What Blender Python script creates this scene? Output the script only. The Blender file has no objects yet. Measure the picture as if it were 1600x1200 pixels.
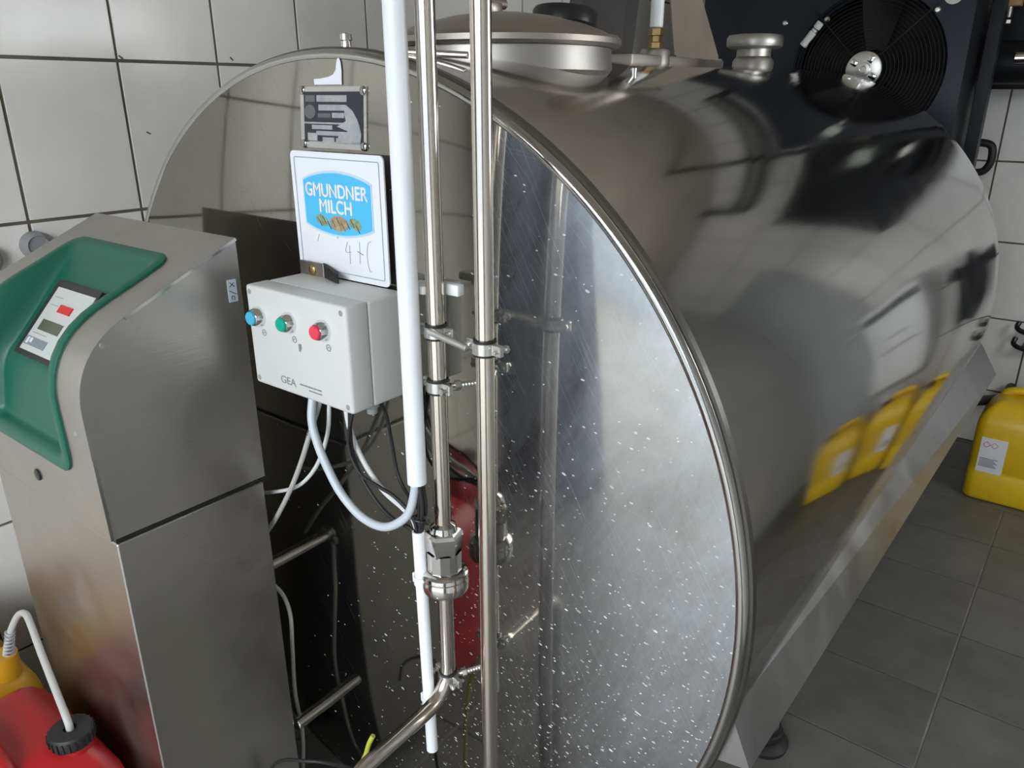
import bpy, bmesh, math, random
from mathutils import Vector, Matrix
random.seed(7)
S = bpy.context.scene
COL = S.collection
PI = math.pi

# ------------------------------------------------------------------ camera, world, light, exposure
cam_d = bpy.data.cameras.new('camera')
cam_d.sensor_width = 36.0
cam_d.lens = 36.0 * 1203.0 / 1600.0
cam_d.clip_start = 0.02
cam_d.clip_end = 200
cam = bpy.data.objects.new('camera', cam_d)
COL.objects.link(cam)
pitch, yaw = math.radians(20.509), math.radians(37.708)
cam.location = (0, 0, 1.5)
fwd = Vector((-math.sin(yaw) * math.cos(pitch), math.cos(yaw) * math.cos(pitch), -math.sin(pitch)))
cam.rotation_euler = fwd.to_track_quat('-Z', 'Y').to_euler()
S.camera = cam

w = bpy.data.worlds.new('overcast_sky')
S.world = w
w.use_nodes = True
wn = w.node_tree.nodes
bg = wn['Background']
bg.inputs['Color'].default_value = (0.93, 0.965, 1.0, 1)
bg.inputs['Strength'].default_value = 4.8

def area(name, loc, target, sx, sy, power, color, portal=False):
    d = bpy.data.lights.new(name, 'AREA')
    d.shape = 'RECTANGLE'
    d.size, d.size_y = sx, sy
    d.energy = power
    d.color = color
    o = bpy.data.objects.new(name, d)
    COL.objects.link(o)
    o.location = loc
    o.rotation_euler = (Vector(target) - Vector(loc)).to_track_quat('-Z', 'Y').to_euler()
    if portal:
        d.cycles.is_portal = True
    return o

DOOR_X0, DOOR_X1, DOOR_Z, FRONT_Y = -1.30, 0.60, 2.35, -0.95
area('doorway_daylight', ((DOOR_X0 + DOOR_X1) / 2, FRONT_Y - 0.12, DOOR_Z / 2), ((DOOR_X0 + DOOR_X1) / 2, 3, DOOR_Z / 2),
     DOOR_X1 - DOOR_X0, DOOR_Z, 10, (1, 1, 1), portal=True)
area('fill_window_daylight', (1.10, 2.20, 1.65), (-1, 2.20, 1.65), 1.0, 0.8, 10, (1, 1, 1), portal=True)  # sampling portal for the added fill window

S.view_settings.view_transform = 'Standard'
S.view_settings.look = 'None'
S.view_settings.exposure = 1.28
S.view_settings.gamma = 1.0
S.view_settings.use_curve_mapping = False
S.cycles.max_bounces = 10
S.cycles.glossy_bounces = 6
S.cycles.diffuse_bounces = 4
S.cycles.sample_clamp_indirect = 6.0
S.cycles.caustics_reflective = True
S.cycles.use_denoising = True

# ------------------------------------------------------------------ mesh helpers
def frame_from(d):
    d = Vector(d).normalized()
    a = Vector((0, 0, 1)) if abs(d.z) < 0.9 else Vector((1, 0, 0))
    u = d.cross(a).normalized()
    v = d.cross(u).normalized()
    return u, v, d

class MB:
    def __init__(self):
        self.v, self.f = [], []

    def add(self, vs, fs):
        n = len(self.v)
        self.v += [tuple(p) for p in vs]
        self.f += [tuple(i + n for i in q) for q in fs]
        return self

    def bm(self, b):
        b.verts.ensure_lookup_table()
        b.verts.index_update()
        self.add([v.co.copy() for v in b.verts], [[v.index for v in f.verts] for f in b.faces])
        b.free()
        return self

    def box(self, c, s, bev=0.0, seg=2, rot=None):
        b = bmesh.new()
        bmesh.ops.create_cube(b, size=1)
        for v in b.verts:
            v.co = Vector((v.co.x * s[0], v.co.y * s[1], v.co.z * s[2]))
        if bev > 0:
            bmesh.ops.bevel(b, geom=b.edges[:] + b.verts[:], offset=bev, segments=seg, profile=0.5, affect='EDGES')
        M = Matrix.Translation(Vector(c)) @ (rot.to_4x4() if rot is not None else Matrix.Identity(4))
        bmesh.ops.transform(b, matrix=M, verts=b.verts)
        return self.bm(b)

    def span(self, a, b_, bev=0.0, seg=2):
        c = [(a[i] + b_[i]) / 2 for i in range(3)]
        s = [abs(b_[i] - a[i]) for i in range(3)]
        return self.box(c, s, bev, seg)

    def lathe(self, o, d, prof, n=48, a0=0.0):
        # prof: list of (radius, height along d)
        o = Vector(o)
        u, v, d = frame_from(d)
        rings, vs, fs = [], [], []
        for r, h in prof:
            if r < 1e-6:
                rings.append([len(vs)])
                vs.append(o + d * h)
            else:
                ids = []
                for k in range(n):
                    a = a0 + 2 * PI * k / n
                    ids.append(len(vs))
                    vs.append(o + d * h + (u * math.cos(a) + v * math.sin(a)) * r)
                rings.append(ids)
        for A, B in zip(rings, rings[1:]):
            if len(A) == 1 and len(B) == 1:
                continue
            for k in range(n):
                k2 = (k + 1) % n
                if len(A) == 1:
                    fs.append((A[0], B[k2], B[k]))
                elif len(B) == 1:
                    fs.append((A[k], A[k2], B[0]))
                else:
                    fs.append((A[k], A[k2], B[k2], B[k]))
        return self.add(vs, fs)

    def rod(self, p0, p1, r, n=24, cap=True):
        p0, p1 = Vector(p0), Vector(p1)
        L = (p1 - p0).length
        e = min(r * 0.15, L * 0.1)
        return self.lathe(p0, p1 - p0, [(0, 0), (r - e, 0), (r, e), (r, L - e), (r - e, L), (0, L)], n)

    def tube(self, pts, r, n=12, smooth=6, inner=None):
        P = [Vector(p) for p in pts]
        if smooth and len(P) > 2:
            Q = []
            E = [P[0] * 2 - P[1]] + P + [P[-1] * 2 - P[-2]]
            for i in range(1, len(E) - 2):
                a, b, c, d = E[i - 1], E[i], E[i + 1], E[i + 2]
                for s in range(smooth):
                    t = s / smooth
                    Q.append(0.5 * ((2 * b) + (c - a) * t + (2 * a - 5 * b + 4 * c - d) * t * t + (3 * b - a - 3 * c + d) * t ** 3))
            Q.append(P[-1])
            P = Q
        T = [(P[min(i + 1, len(P) - 1)] - P[max(i - 1, 0)]).normalized() for i in range(len(P))]
        u, v, _ = frame_from(T[0])
        vs, fs = [], []
        for i, p in enumerate(P):
            if i:
                q = T[i - 1].rotation_difference(T[i])
                u = q @ u
            vv = T[i].cross(u).normalized()
            for k in range(n):
                a = 2 * PI * k / n
                vs.append(p + (u * math.cos(a) + vv * math.sin(a)) * r)
        for i in range(len(P) - 1):
            for k in range(n):
                k2 = (k + 1) % n
                fs.append((i * n + k, i * n + k2, (i + 1) * n + k2, (i + 1) * n + k))
        fs.append(tuple(range(n))[::-1])
        fs.append(tuple((len(P) - 1) * n + k for k in range(n)))
        return self.add(vs, fs)

    def prism(self, poly, ext):
        # poly: list of 3D points (planar), ext: extrusion vector
        n = len(poly)
        e = Vector(ext)
        vs = [Vector(p) for p in poly] + [Vector(p) + e for p in poly]
        fs = [tuple(range(n))[::-1], tuple(range(n, 2 * n))]
        for k in range(n):
            k2 = (k + 1) % n
            fs.append((k, k2, n + k2, n + k))
        return self.add(vs, fs)

    def torus(self, o, d, R, r, n=48, m=12):
        prof = [(R + r * math.cos(2 * PI * k / m), r * math.sin(2 * PI * k / m)) for k in range(m + 1)]
        return self.lathe(o, d, prof, n)

    def build(self, name, mat, parent=None, smooth=True, ang=35):
        me = bpy.data.meshes.new(name)
        off = Vector((0, 0, 0))
        if parent is not None:
            q = parent
            while q is not None:
                off += Vector(q.location)
                q = q.parent
        me.from_pydata([Vector(p) - off for p in self.v], [], self.f)
        me.materials.append(mat)
        b = bmesh.new()
        b.from_mesh(me)
        bmesh.ops.recalc_face_normals(b, faces=b.faces)
        b.to_mesh(me)
        b.free()
        if smooth:
            for p in me.polygons:
                p.use_smooth = True
            me.set_sharp_from_angle(angle=math.radians(ang))
        o = bpy.data.objects.new(name, me)
        COL.objects.link(o)
        if parent is not None:
            o.parent = parent
        return o

def thing(name, label, cat, loc, group=None):
    o = bpy.data.objects.new(name, None)
    o.empty_display_size = 0.05
    COL.objects.link(o)
    o.location = loc
    return tag(o, label, cat, group)

def tag(o, label, cat, group=None):
    o['label'] = label
    o['category'] = cat
    if group:
        o['group'] = group
    return o

def struct(o):
    o['kind'] = 'structure'
    return o

def text_part(name, s, size, mat, parent, loc, rot, ext=0.0006, align='CENTER', wide=1.0, bold=0.0):
    c = bpy.data.curves.new(name + '_curve', 'FONT')
    c.body = s
    c.size = size
    c.extrude = ext
    c.align_x = align
    c.align_y = 'CENTER'
    t = bpy.data.objects.new(name + '_tmp', c)
    COL.objects.link(t)
    bpy.context.view_layer.update()
    me = bpy.data.meshes.new_from_object(t.evaluated_get(bpy.context.evaluated_depsgraph_get()))
    bpy.data.objects.remove(t)
    M = Matrix.Translation(Vector(loc)) @ rot.to_4x4() @ Matrix.Diagonal((wide, 1, 1, 1))
    me.transform(M)
    off = Vector((0, 0, 0))
    q = parent
    while q is not None:
        off += Vector(q.location)
        q = q.parent
    me.transform(Matrix.Translation(-off))
    if bold:
        b = bmesh.new()
        b.from_mesh(me)
        for dx, dz in ((bold, 0), (-bold, 0), (0, bold), (0, -bold)):
            t2 = me.copy()
            t2.transform(Matrix.Translation((dx, 0.00002, dz)))
            b.from_mesh(t2)
            bpy.data.meshes.remove(t2)
        b.to_mesh(me)
        b.free()
    me.materials.clear()
    me.materials.append(mat)
    o = bpy.data.objects.new(name, me)
    COL.objects.link(o)
    o.parent = parent
    return o

# ------------------------------------------------------------------ materials
def principled(name, base, rough=0.5, metal=0.0, **kw):
    m = bpy.data.materials.new(name)
    m.use_nodes = True
    b = m.node_tree.nodes['Principled BSDF']
    b.inputs['Base Color'].default_value = (*base, 1)
    b.inputs['Roughness'].default_value = rough
    b.inputs['Metallic'].default_value = metal
    for k, v in kw.items():
        b.inputs[k].default_value = v
    return m

def nd(m, t, **kw):
    n = m.node_tree.nodes.new(t)
    for k, v in kw.items():
        setattr(n, k, v)
    return n

def lk(m, a, b):
    m.node_tree.links.new(a, b)

def coords(m, scale=(1, 1, 1), rot=(0, 0, 0), obj=True):
    tc = nd(m, 'ShaderNodeTexCoord')
    mp = nd(m, 'ShaderNodeMapping')
    mp.inputs['Scale'].default_value = scale
    mp.inputs['Rotation'].default_value = rot
    lk(m, tc.outputs['Object' if obj else 'Generated'], mp.inputs['Vector'])
    return mp.outputs['Vector']

def noise(m, vec, scale, detail=4, rough=0.55, dist=0.0):
    n = nd(m, 'ShaderNodeTexNoise')
    n.inputs['Scale'].default_value = scale
    n.inputs['Detail'].default_value = detail
    n.inputs['Roughness'].default_value = rough
    n.inputs['Distortion'].default_value = dist
    lk(m, vec, n.inputs['Vector'])
    return n.outputs['Fac']

def ramp(m, fac, stops):
    r = nd(m, 'ShaderNodeValToRGB')
    el = r.color_ramp.elements
    while len(el) < len(stops):
        el.new(0.5)
    for e, (p, c) in zip(el, stops):
        e.position = p
        e.color = c if len(c) == 4 else (*c, 1)
    lk(m, fac, r.inputs['Fac'])
    return r.outputs['Color']

def bsdf(m):
    return m.node_tree.nodes['Principled BSDF']

def bump(m, h, strength, dist=0.001):
    b = nd(m, 'ShaderNodeBump')
    b.inputs['Strength'].default_value = strength
    b.inputs['Distance'].default_value = dist
    lk(m, h, b.inputs['Height'])
    prev = bsdf(m).inputs['Normal']
    if prev.is_linked:
        lk(m, prev.links[0].from_socket, b.inputs['Normal'])
    lk(m, b.outputs['Normal'], prev)

def mottled(name, c0, c1, rough, scale=8.0, metal=0.0, bstr=0.0, rr=None):
    m = principled(name, c0, rough, metal)
    v = coords(m)
    n = noise(m, v, scale)
    lk(m, ramp(m, n, [(0.35, c0), (0.65, c1)]), bsdf(m).inputs['Base Color'])
    if rr:
        lk(m, ramp(m, noise(m, v, scale * 1.7), [(0.35, (rr[0],) * 3), (0.65, (rr[1],) * 3)]), bsdf(m).inputs['Roughness'])
    if bstr:
        bump(m, noise(m, v, scale * 12), bstr)
    return m

def tile_mat(name, c0, c1, rough, var, bstr=0.04):
    m = principled(name, c0, rough)
    v = coords(m)
    oi = nd(m, 'ShaderNodeObjectInfo')
    add = nd(m, 'ShaderNodeVectorMath', operation='ADD')
    sc = nd(m, 'ShaderNodeVectorMath', operation='SCALE')
    sc.inputs['Scale'].default_value = 13.0
    cmb = nd(m, 'ShaderNodeCombineXYZ')
    for k in range(3):
        lk(m, oi.outputs['Random'], cmb.inputs[k])
    lk(m, cmb.outputs[0], sc.inputs[0])
    lk(m, v, add.inputs[0])
    lk(m, sc.outputs[0], add.inputs[1])
    n = noise(m, add.outputs[0], 9.0, 5, 0.6)
    col = ramp(m, n, [(0.3, c0), (0.7, c1)])
    hv = nd(m, 'ShaderNodeHueSaturation')
    mr = nd(m, 'ShaderNodeMapRange')
    mr.inputs['To Min'].default_value = 1 - var
    mr.inputs['To Max'].default_value = 1 + var
    lk(m, oi.outputs['Random'], mr.inputs['Value'])
    lk(m, mr.outputs[0], hv.inputs['Value'])
    lk(m, col, hv.inputs['Color'])
    lk(m, hv.outputs[0], bsdf(m).inputs['Base Color'])
    bump(m, noise(m, add.outputs[0], 5.0, 2), bstr, 0.01)
    return m

M_wall_tile = tile_mat('glazed_wall_tile', (0.79, 0.78, 0.74), (0.85, 0.84, 0.80), 0.18, 0.025)
M_floor_tile = tile_mat('dark_floor_tile', (0.10, 0.097, 0.090), (0.145, 0.142, 0.132), 0.42, 0.10, 0.1)
M_grout = mottled('dark_grout', (0.10, 0.085, 0.065), (0.17, 0.145, 0.115), 0.9, 6.0)
M_floor_grout = mottled('floor_grout', (0.16, 0.15, 0.14), (0.27, 0.25, 0.23), 0.85, 5.0)
M_plaster = mottled('dim_plaster', (0.56, 0.57, 0.56), (0.63, 0.64, 0.63), 0.85, 4.0, bstr=0.2)
M_ceiling = mottled('ceiling_board', (0.52, 0.46, 0.40), (0.60, 0.54, 0.47), 0.8, 3.0)
M_concrete = mottled('yard_asphalt', (0.13, 0.13, 0.125), (0.19, 0.19, 0.18), 0.9, 2.0)
M_greydoor = mottled('grey_door_paint', (0.44, 0.47, 0.47), (0.50, 0.53, 0.53), 0.5, 3.0)

def steel(name, base, rough, wave=0.0, brush=0.0, brush_scale=(200, 6, 200), grime=0.12):
    m = principled(name, base, rough, 1.0)
    v = coords(m)
    n = noise(m, v, 3.0, 6, 0.6, 0.4)
    d = tuple(c * (1 - grime) for c in base)
    lk(m, ramp(m, n, [(0.3, d), (0.7, base)]), bsdf(m).inputs['Base Color'])
    lk(m, ramp(m, noise(m, v, 7.0, 5), [(0.3, (rough * 0.8,) * 3), (0.75, (rough * 1.35,) * 3)]), bsdf(m).inputs['Roughness'])
    if brush:
        vb = coords(m, brush_scale)
        bump(m, noise(m, vb, 1.0, 3), brush, 0.0006)
    if wave:
        bump(m, noise(m, v, 2.3, 1, 0.4), wave, 0.02)
    return m

M_shell = steel('tank_shell_steel', (0.71, 0.69, 0.665), 0.085, wave=0.09, brush=0.0)
M_rim = steel('tank_rim_steel', (0.50, 0.49, 0.47), 0.16)
M_pipe = steel('pipe_steel', (0.74, 0.68, 0.61), 0.17)
M_fit = steel('fitting_steel', (0.72, 0.70, 0.66), 0.14)
M_cab = steel('cabinet_brushed_steel', (0.50, 0.48, 0.45), 0.36, brush=0.35, brush_scale=(6, 6, 260), grime=0.15)
M_skirt = steel('skirt_steel', (0.52, 0.51, 0.50), 0.33, brush=0.2, brush_scale=(180, 4, 180))
M_zinc = principled('zinc_plated', (0.72, 0.72, 0.68), 0.32, 1.0)
M_sheet = steel('dull_sheet_steel', (0.44, 0.40, 0.36), 0.42)
M_bracket = mottled('bracket_tan', (0.20, 0.17, 0.14), (0.25, 0.215, 0.175), 0.5, 6.0)
M_bracket_shade = principled('bracket_shade', (0.020, 0.015, 0.012), 0.6)  # dark colour stands in for shade on the bracket's inner face
M_dull = steel('dull_cast_steel', (0.46, 0.44, 0.41), 0.40)
M_brass = mottled('old_brass', (0.42, 0.30, 0.13), (0.28, 0.19, 0.09), 0.35, 30.0, metal=1.0)

# front end: polished, swirled, with dried milk splashes and fine scratches
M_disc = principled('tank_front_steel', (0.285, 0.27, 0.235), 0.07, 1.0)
def build_disc_mat(m):
    nt = m.node_tree
    A = bsdf(m)
    def math_(op, a, b):
        n = nd(m, 'ShaderNodeMath', operation=op)
        for k, q in enumerate((a, b)):
            if isinstance(q, (int, float)):
                n.inputs[k].default_value = q
            else:
                lk(m, q, n.inputs[k])
        return n.outputs[0]
    def mapr(v, f0, f1, t0, t1):
        n = nd(m, 'ShaderNodeMapRange')
        for k, q in zip(('From Min', 'From Max', 'To Min', 'To Max'), (f0, f1, t0, t1)):
            n.inputs[k].default_value = q
        lk(m, v, n.inputs['Value'])
        return n.outputs[0]
    obj = coords(m)
    sep = nd(m, 'ShaderNodeSeparateXYZ')
    lk(m, obj, sep.inputs[0])
    cmb = nd(m, 'ShaderNodeCombineXYZ')
    lk(m, sep.outputs['X'], cmb.inputs[0])
    lk(m, sep.outputs['Z'], cmb.inputs[1])
    def flat_map(scale, ang):
        r_ = nd(m, 'ShaderNodeMapping')
        r_.inputs['Rotation'].default_value = (0, 0, ang)
        s_ = nd(m, 'ShaderNodeMapping')
        s_.inputs['Scale'].default_value = scale
        lk(m, cmb.outputs[0], r_.inputs['Vector'])
        lk(m, r_.outputs[0], s_.inputs['Vector'])
        return s_.outputs[0]
    lower = mapr(sep.outputs['Z'], 0.30, -0.25, 0.0, 1.0)
    right = mapr(sep.outputs['X'], 0.28, 0.66, 0.0, 1.0)
    # long fine scratches in a few directions
    acc = None
    for ang, sx, sy, th in ((1.05, 7, 420, 0.60), (0.80, 9, 500, 0.63), (0.15, 12, 420, 0.66)):
        q = ramp(m, noise(m, flat_map((sx, sy, 1), ang), 1.0, 2, 0.5, 0.15), [(th, (0, 0, 0)), (th + 0.12, (1, 1, 1))])
        acc = q if acc is None else math_('MAXIMUM', acc, q)
    # cloudy wiped film, streaky; haze of reflected daylight painted brighter to the right
    cloud = ramp(m, noise(m, flat_map((9, 3.2, 1), 0.35), 1.0, 7, 0.68, 0.5), [(0.32, (0, 0, 0)), (0.75, (1, 1, 1))])
    haze = math_('ADD', math_('MULTIPLY', right, math_('ADD', math_('MULTIPLY', cloud, 0.50), 0.26)), math_('ADD', math_('MULTIPLY', cloud, 0.03), 0.008))
    haze = math_('ADD', haze, math_('MULTIPLY', acc, 0.12))
    # flecks
    def flecks(ncell_x, ncell_y, ang, th0, th1, dens):
        vo = nd(m, 'ShaderNodeTexVoronoi', voronoi_dimensions='2D')
        vo.inputs['Scale'].default_value = 1.0
        lk(m, flat_map((ncell_x, ncell_y, 1), ang), vo.inputs['Vector'])
        pk = nd(m, 'ShaderNodeSeparateColor')
        lk(m, vo.outputs['Color'], pk.inputs[0])
        size = mapr(pk.outputs[1], 0.0, 1.0, th0, th1)
        inside = math_('LESS_THAN', vo.outputs['Distance'], size)
        d = math_('MULTIPLY', math_('ADD', math_('MULTIPLY', lower, 0.85), 0.10), math_('ADD', math_('MULTIPLY', mapr(sep.outputs['X'], 0.0, 0.5, 0.0, 1.0), 0.90), 0.04))
        on_ = math_('LESS_THAN', pk.outputs[0], math_('MULTIPLY', d, dens))
        return math_('MULTIPLY', math_('MULTIPLY', inside, on_), mapr(pk.outputs[2], 0, 1, 0.35, 1.0))
    fl = math_('MAXIMUM', flecks(58, 135, 0.18, 0.05, 0.18, 0.31), flecks(30, 70, 0.35, 0.03, 0.12, 0.30))
    fl = math_('MAXIMUM', fl, flecks(110, 170, -0.3, 0.06, 0.20, 0.22))
    lk(m, ramp(m, noise(m, obj, 3.2, 5, 0.6, 0.6), [(0.3, (0.045,) * 3), (0.8, (0.085,) * 3)]), A.inputs['Roughness'])
    bump(m, noise(m, obj, 2.6, 1, 0.4), 0.03, 0.02)
    B = nd(m, 'ShaderNodeBsdfPrincipled')
    B.inputs['Base Color'].default_value = (0.575, 0.615, 0.67, 1)  # lighter bluish tint paints in the mirrored sky
    B.inputs['Metallic'].default_value = 1.0
    B.inputs['Roughness'].default_value = 0.40
    D = nd(m, 'ShaderNodeBsdfPrincipled')
    D.inputs['Base Color'].default_value = (0.80, 0.81, 0.83, 1)
    D.inputs['Roughness'].default_value = 0.6
    m1, m2 = nd(m, 'ShaderNodeMixShader'), nd(m, 'ShaderNodeMixShader')
    lk(m, haze, m1.inputs[0])
    lk(m, A.outputs[0], m1.inputs[1])
    lk(m, B.outputs[0], m1.inputs[2])
    lk(m, math_('MULTIPLY', fl, 0.8), m2.inputs[0])
    lk(m, m1.outputs[0], m2.inputs[1])
    lk(m, D.outputs[0], m2.inputs[2])
    lk(m, m2.outputs[0], nt.nodes['Material Output'].inputs['Surface'])
build_disc_mat(M_disc)

M_white_plastic = principled('white_plastic', (0.80, 0.82, 0.82), 0.35)
M_box = principled('box_plastic', (0.62, 0.63, 0.605), 0.42)
M_box_lid = principled('box_lid_plastic', (0.61, 0.62, 0.605), 0.40)
M_conduit = principled('conduit_white', (0.82, 0.85, 0.88), 0.30)
M_rubber = principled('black_rubber', (0.012, 0.012, 0.013), 0.55)
M_black = principled('black_plastic', (0.013, 0.013, 0.015), 0.35)
M_dark = mottled('black_paint', (0.005, 0.006, 0.008), (0.009, 0.011, 0.015), 0.45, 5.0)
bsdf(M_dark).inputs['Specular IOR Level'].default_value = 0.25
M_navy = mottled('navy_enamel', (0.010, 0.014, 0.022), (0.017, 0.022, 0.033), 0.42, 4.0)
bsdf(M_navy).inputs['Specular IOR Level'].default_value = 0.3
M_coil = principled('coil_black', (0.004, 0.004, 0.005), 0.7)
M_green = principled('green_plastic', (0.005, 0.105, 0.066), 0.42)
M_bezel = principled('display_bezel', (0.022, 0.020, 0.018), 0.4)
M_face = principled('display_face', (0.55, 0.58, 0.56), 0.3)
M_lcd = principled('lcd_olive', (0.085, 0.10, 0.065), 0.2)
M_bluegrey = principled('badge_bluegrey', (0.20, 0.25, 0.28), 0.3)
M_redbtn = principled('red_button', (0.62, 0.02, 0.02), 0.35)
M_cap_blue = principled('button_blue', (0.06, 0.42, 0.60), 0.3)
M_cap_green = principled('button_green', (0.0, 0.36, 0.24), 0.3)
M_cap_red = principled('button_red', (0.75, 0.05, 0.09), 0.3)
M_chrome = principled('chrome', (0.80, 0.82, 0.82), 0.12, 1.0)
M_sign = principled('sign_white', (0.80, 0.82, 0.86), 0.25)
M_sign_line = principled('sign_line_blue', (0.20, 0.30, 0.42), 0.35)
M_sign_blue = principled('sign_blue', (0.07, 0.50, 0.83), 0.3)
M_sign_pale = principled('sign_pale_blue', (0.50, 0.70, 0.85), 0.3)
M_sign_brown = mottled('sign_tan', (0.50, 0.36, 0.20), (0.28, 0.22, 0.14), 0.5, 160.0)
M_sign_green = mottled('sign_olive', (0.16, 0.26, 0.16), (0.38, 0.38, 0.22), 0.5, 140.0)
M_ink = principled('ink_dark', (0.05, 0.055, 0.06), 0.5)
M_ink_soft = principled('ink_grey', (0.22, 0.23, 0.24), 0.5)
M_plate_black = principled('plate_black', (0.015, 0.018, 0.026), 0.35)
M_plate_frame = steel('plate_frame', (0.62, 0.61, 0.60), 0.3)
M_print = mottled('plate_print', (0.30, 0.32, 0.33), (0.42, 0.43, 0.43), 0.45, 60.0)
M_print_dim = principled('plate_print_dim', (0.12, 0.125, 0.13), 0.45)
M_film = principled('white_film', (0.82, 0.84, 0.90), 0.35)
M_hose = principled('hose_bluegrey', (0.50, 0.56, 0.60), 0.38)
M_cable_grey = principled('cable_grey', (0.42, 0.42, 0.40), 0.45)
M_cable_white = principled('cable_white', (0.62, 0.64, 0.64), 0.4)
M_yellow = mottled('yellow_plastic', (0.72, 0.46, 0.008), (0.80, 0.54, 0.015), 0.38, 4.0)
M_amber = mottled('amber_plastic', (0.42, 0.22, 0.008), (0.48, 0.26, 0.010), 0.40, 4.0)
M_red = mottled('red_plastic', (0.34, 0.008, 0.011), (0.40, 0.010, 0.014), 0.38, 4.0)
M_red_dark = mottled('dark_red_plastic', (0.20, 0.008, 0.010), (0.26, 0.010, 0.014), 0.45, 4.0)
M_paper = principled('label_paper', (0.72, 0.74, 0.76), 0.5)
M_hazard = principled('hazard_red', (0.62, 0.12, 0.14), 0.5)
M_sticker = principled('sticker_paleblue', (0.50, 0.56, 0.62), 0.4)
M_socket = principled('socket_grey', (0.28, 0.29, 0.30), 0.5)
M_yellowgreen = principled('earth_wire', (0.42, 0.46, 0.06), 0.4)
M_tan = principled('tan_label', (0.45, 0.30, 0.14), 0.5)
M_round_label = principled('pale_label', (0.55, 0.62, 0.52), 0.5)

# ------------------------------------------------------------------ setting
WX, RX, BY, CZ = -1.85, 0.95, 3.88, 2.62
floor = struct(MB().span((WX - 0.1, FRONT_Y - 0.2, -0.10), (RX + 0.1, BY + 0.1, -0.004)).build('floor', M_floor_grout, smooth=False))
wall_left = struct(MB().span((WX - 0.12, FRONT_Y - 0.2, -0.1), (WX - 0.004, BY + 0.12, CZ)).build('wall_left', M_grout, smooth=False))
wall_back = struct(MB().span((WX, BY + 0.004, -0.1), (RX + 0.12, BY + 0.12, CZ)).build('wall_back', M_grout, smooth=False))
rw = MB()
WY0, WY1, WZ0, WZ1 = 1.70, 2.70, 1.25, 2.05
rw.span((RX, FRONT_Y - 0.2, -0.1), (RX + 0.12, WY0, CZ))
rw.span((RX, WY1, -0.1), (RX + 0.12, BY, CZ))
rw.span((RX, WY0, -0.1), (RX + 0.12, WY1, WZ0))
rw.span((RX, WY0, WZ1), (RX + 0.12, WY1, CZ))
wall_right = struct(rw.build('wall_right', M_plaster, smooth=False))
M_glass = bpy.data.materials.new('fill_window_glass')
M_glass.use_nodes = True
gn = M_glass.node_tree
gn.nodes.remove(gn.nodes['Principled BSDF'])
g_t, g_g, g_m = gn.nodes.new('ShaderNodeBsdfTransparent'), gn.nodes.new('ShaderNodeBsdfGlossy'), gn.nodes.new('ShaderNodeMixShader')
g_g.inputs['Roughness'].default_value = 0.02
g_m.inputs[0].default_value = 0.08
gn.links.new(g_t.outputs[0], g_m.inputs[1])
gn.links.new(g_g.outputs[0], g_m.inputs[2])
gn.links.new(g_m.outputs[0], gn.nodes['Material Output'].inputs['Surface'])
wf = MB()
for a_, b_ in (((WY0, WZ0), (WY0 + 0.05, WZ1)), ((WY1 - 0.05, WZ0), (WY1, WZ1)), ((WY0, WZ0), (WY1, WZ0 + 0.05)), ((WY0, WZ1 - 0.05), (WY1, WZ1)), ((2.18, WZ0), (2.22, WZ1))):
    wf.span((RX + 0.04, a_[0], a_[1]), (RX + 0.09, b_[0], b_[1]))
fill_window = struct(wf.build('fill_window', M_plaster, smooth=False))  # unseen window, added to bring fill daylight to the rear of the room
for a_, b_ in ((WY0 + 0.05, 2.18), (2.22, WY1 - 0.05)):
    MB().span((RX + 0.062, a_, WZ0 + 0.05), (RX + 0.068, b_, WZ1 - 0.05)).build('pane', M_glass, fill_window, smooth=False)
ceiling = struct(MB().span((WX - 0.12, FRONT_Y - 0.2, CZ), (RX + 0.12, BY + 0.12, CZ + 0.1)).build('ceiling', M_ceiling, smooth=False))
fw = MB()
fw.span((WX, FRONT_Y - 0.2, 0), (DOOR_X0, FRONT_Y, CZ))
fw.span((DOOR_X1, FRONT_Y - 0.2, 0), (RX, FRONT_Y, CZ))
fw.span((DOOR_X0, FRONT_Y - 0.2, DOOR_Z), (DOOR_X1, FRONT_Y, CZ))
M_frontwall = mottled('dark_boards', (0.040, 0.052, 0.075), (0.060, 0.075, 0.10), 0.6, 3.0)
M_overhang = mottled('added_overhang_boards', (0.13, 0.12, 0.11), (0.18, 0.165, 0.15), 0.8, 3.0)
added_overhang = struct(MB().span((-4.0, FRONT_Y - 1.0, 2.60), (4.0, FRONT_Y - 0.2, 2.68)).build('added_overhang', M_overhang, smooth=False))  # unseen overhang, added to keep high sky light off the floor
wall_front = struct(fw.build('wall_front', M_frontwall, smooth=False))
ground = struct(MB().span((-14, -26, -0.16), (14, FRONT_Y - 0.2, -0.06)).build('ground', M_concrete, smooth=False))

M_sky_screen = mottled('sky_screen_grey', (0.15, 0.17, 0.20), (0.20, 0.22, 0.25), 0.9, 1.0)
added_sky_screen = struct(MB().span((-9.0, -8.3, -0.1), (9.0, -8.0, 3.0)).build('added_sky_screen', M_sky_screen, smooth=False))  # unseen screen, added across the yard to dim the sky mirrored in the steel

tile_cache = {}
def tile(parent, lo, hi, axis, mat, proud):
    # one tile as an object of its own; alike tiles share a mesh
    size = tuple(round(hi[i] - lo[i], 4) for i in range(3))
    key = (size, mat.name)
    c = Vector([(lo[i] + hi[i]) / 2 for i in range(3)])
    if key not in tile_cache:
        o = MB().box((0, 0, 0), size, 0.0007, 1).build('tile', mat, None, smooth=False)
        tile_cache[key] = o.data
    else:
        o = bpy.data.objects.new('tile', tile_cache[key])
        COL.objects.link(o)
    o.parent = parent
    o.location = c
    return o

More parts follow.
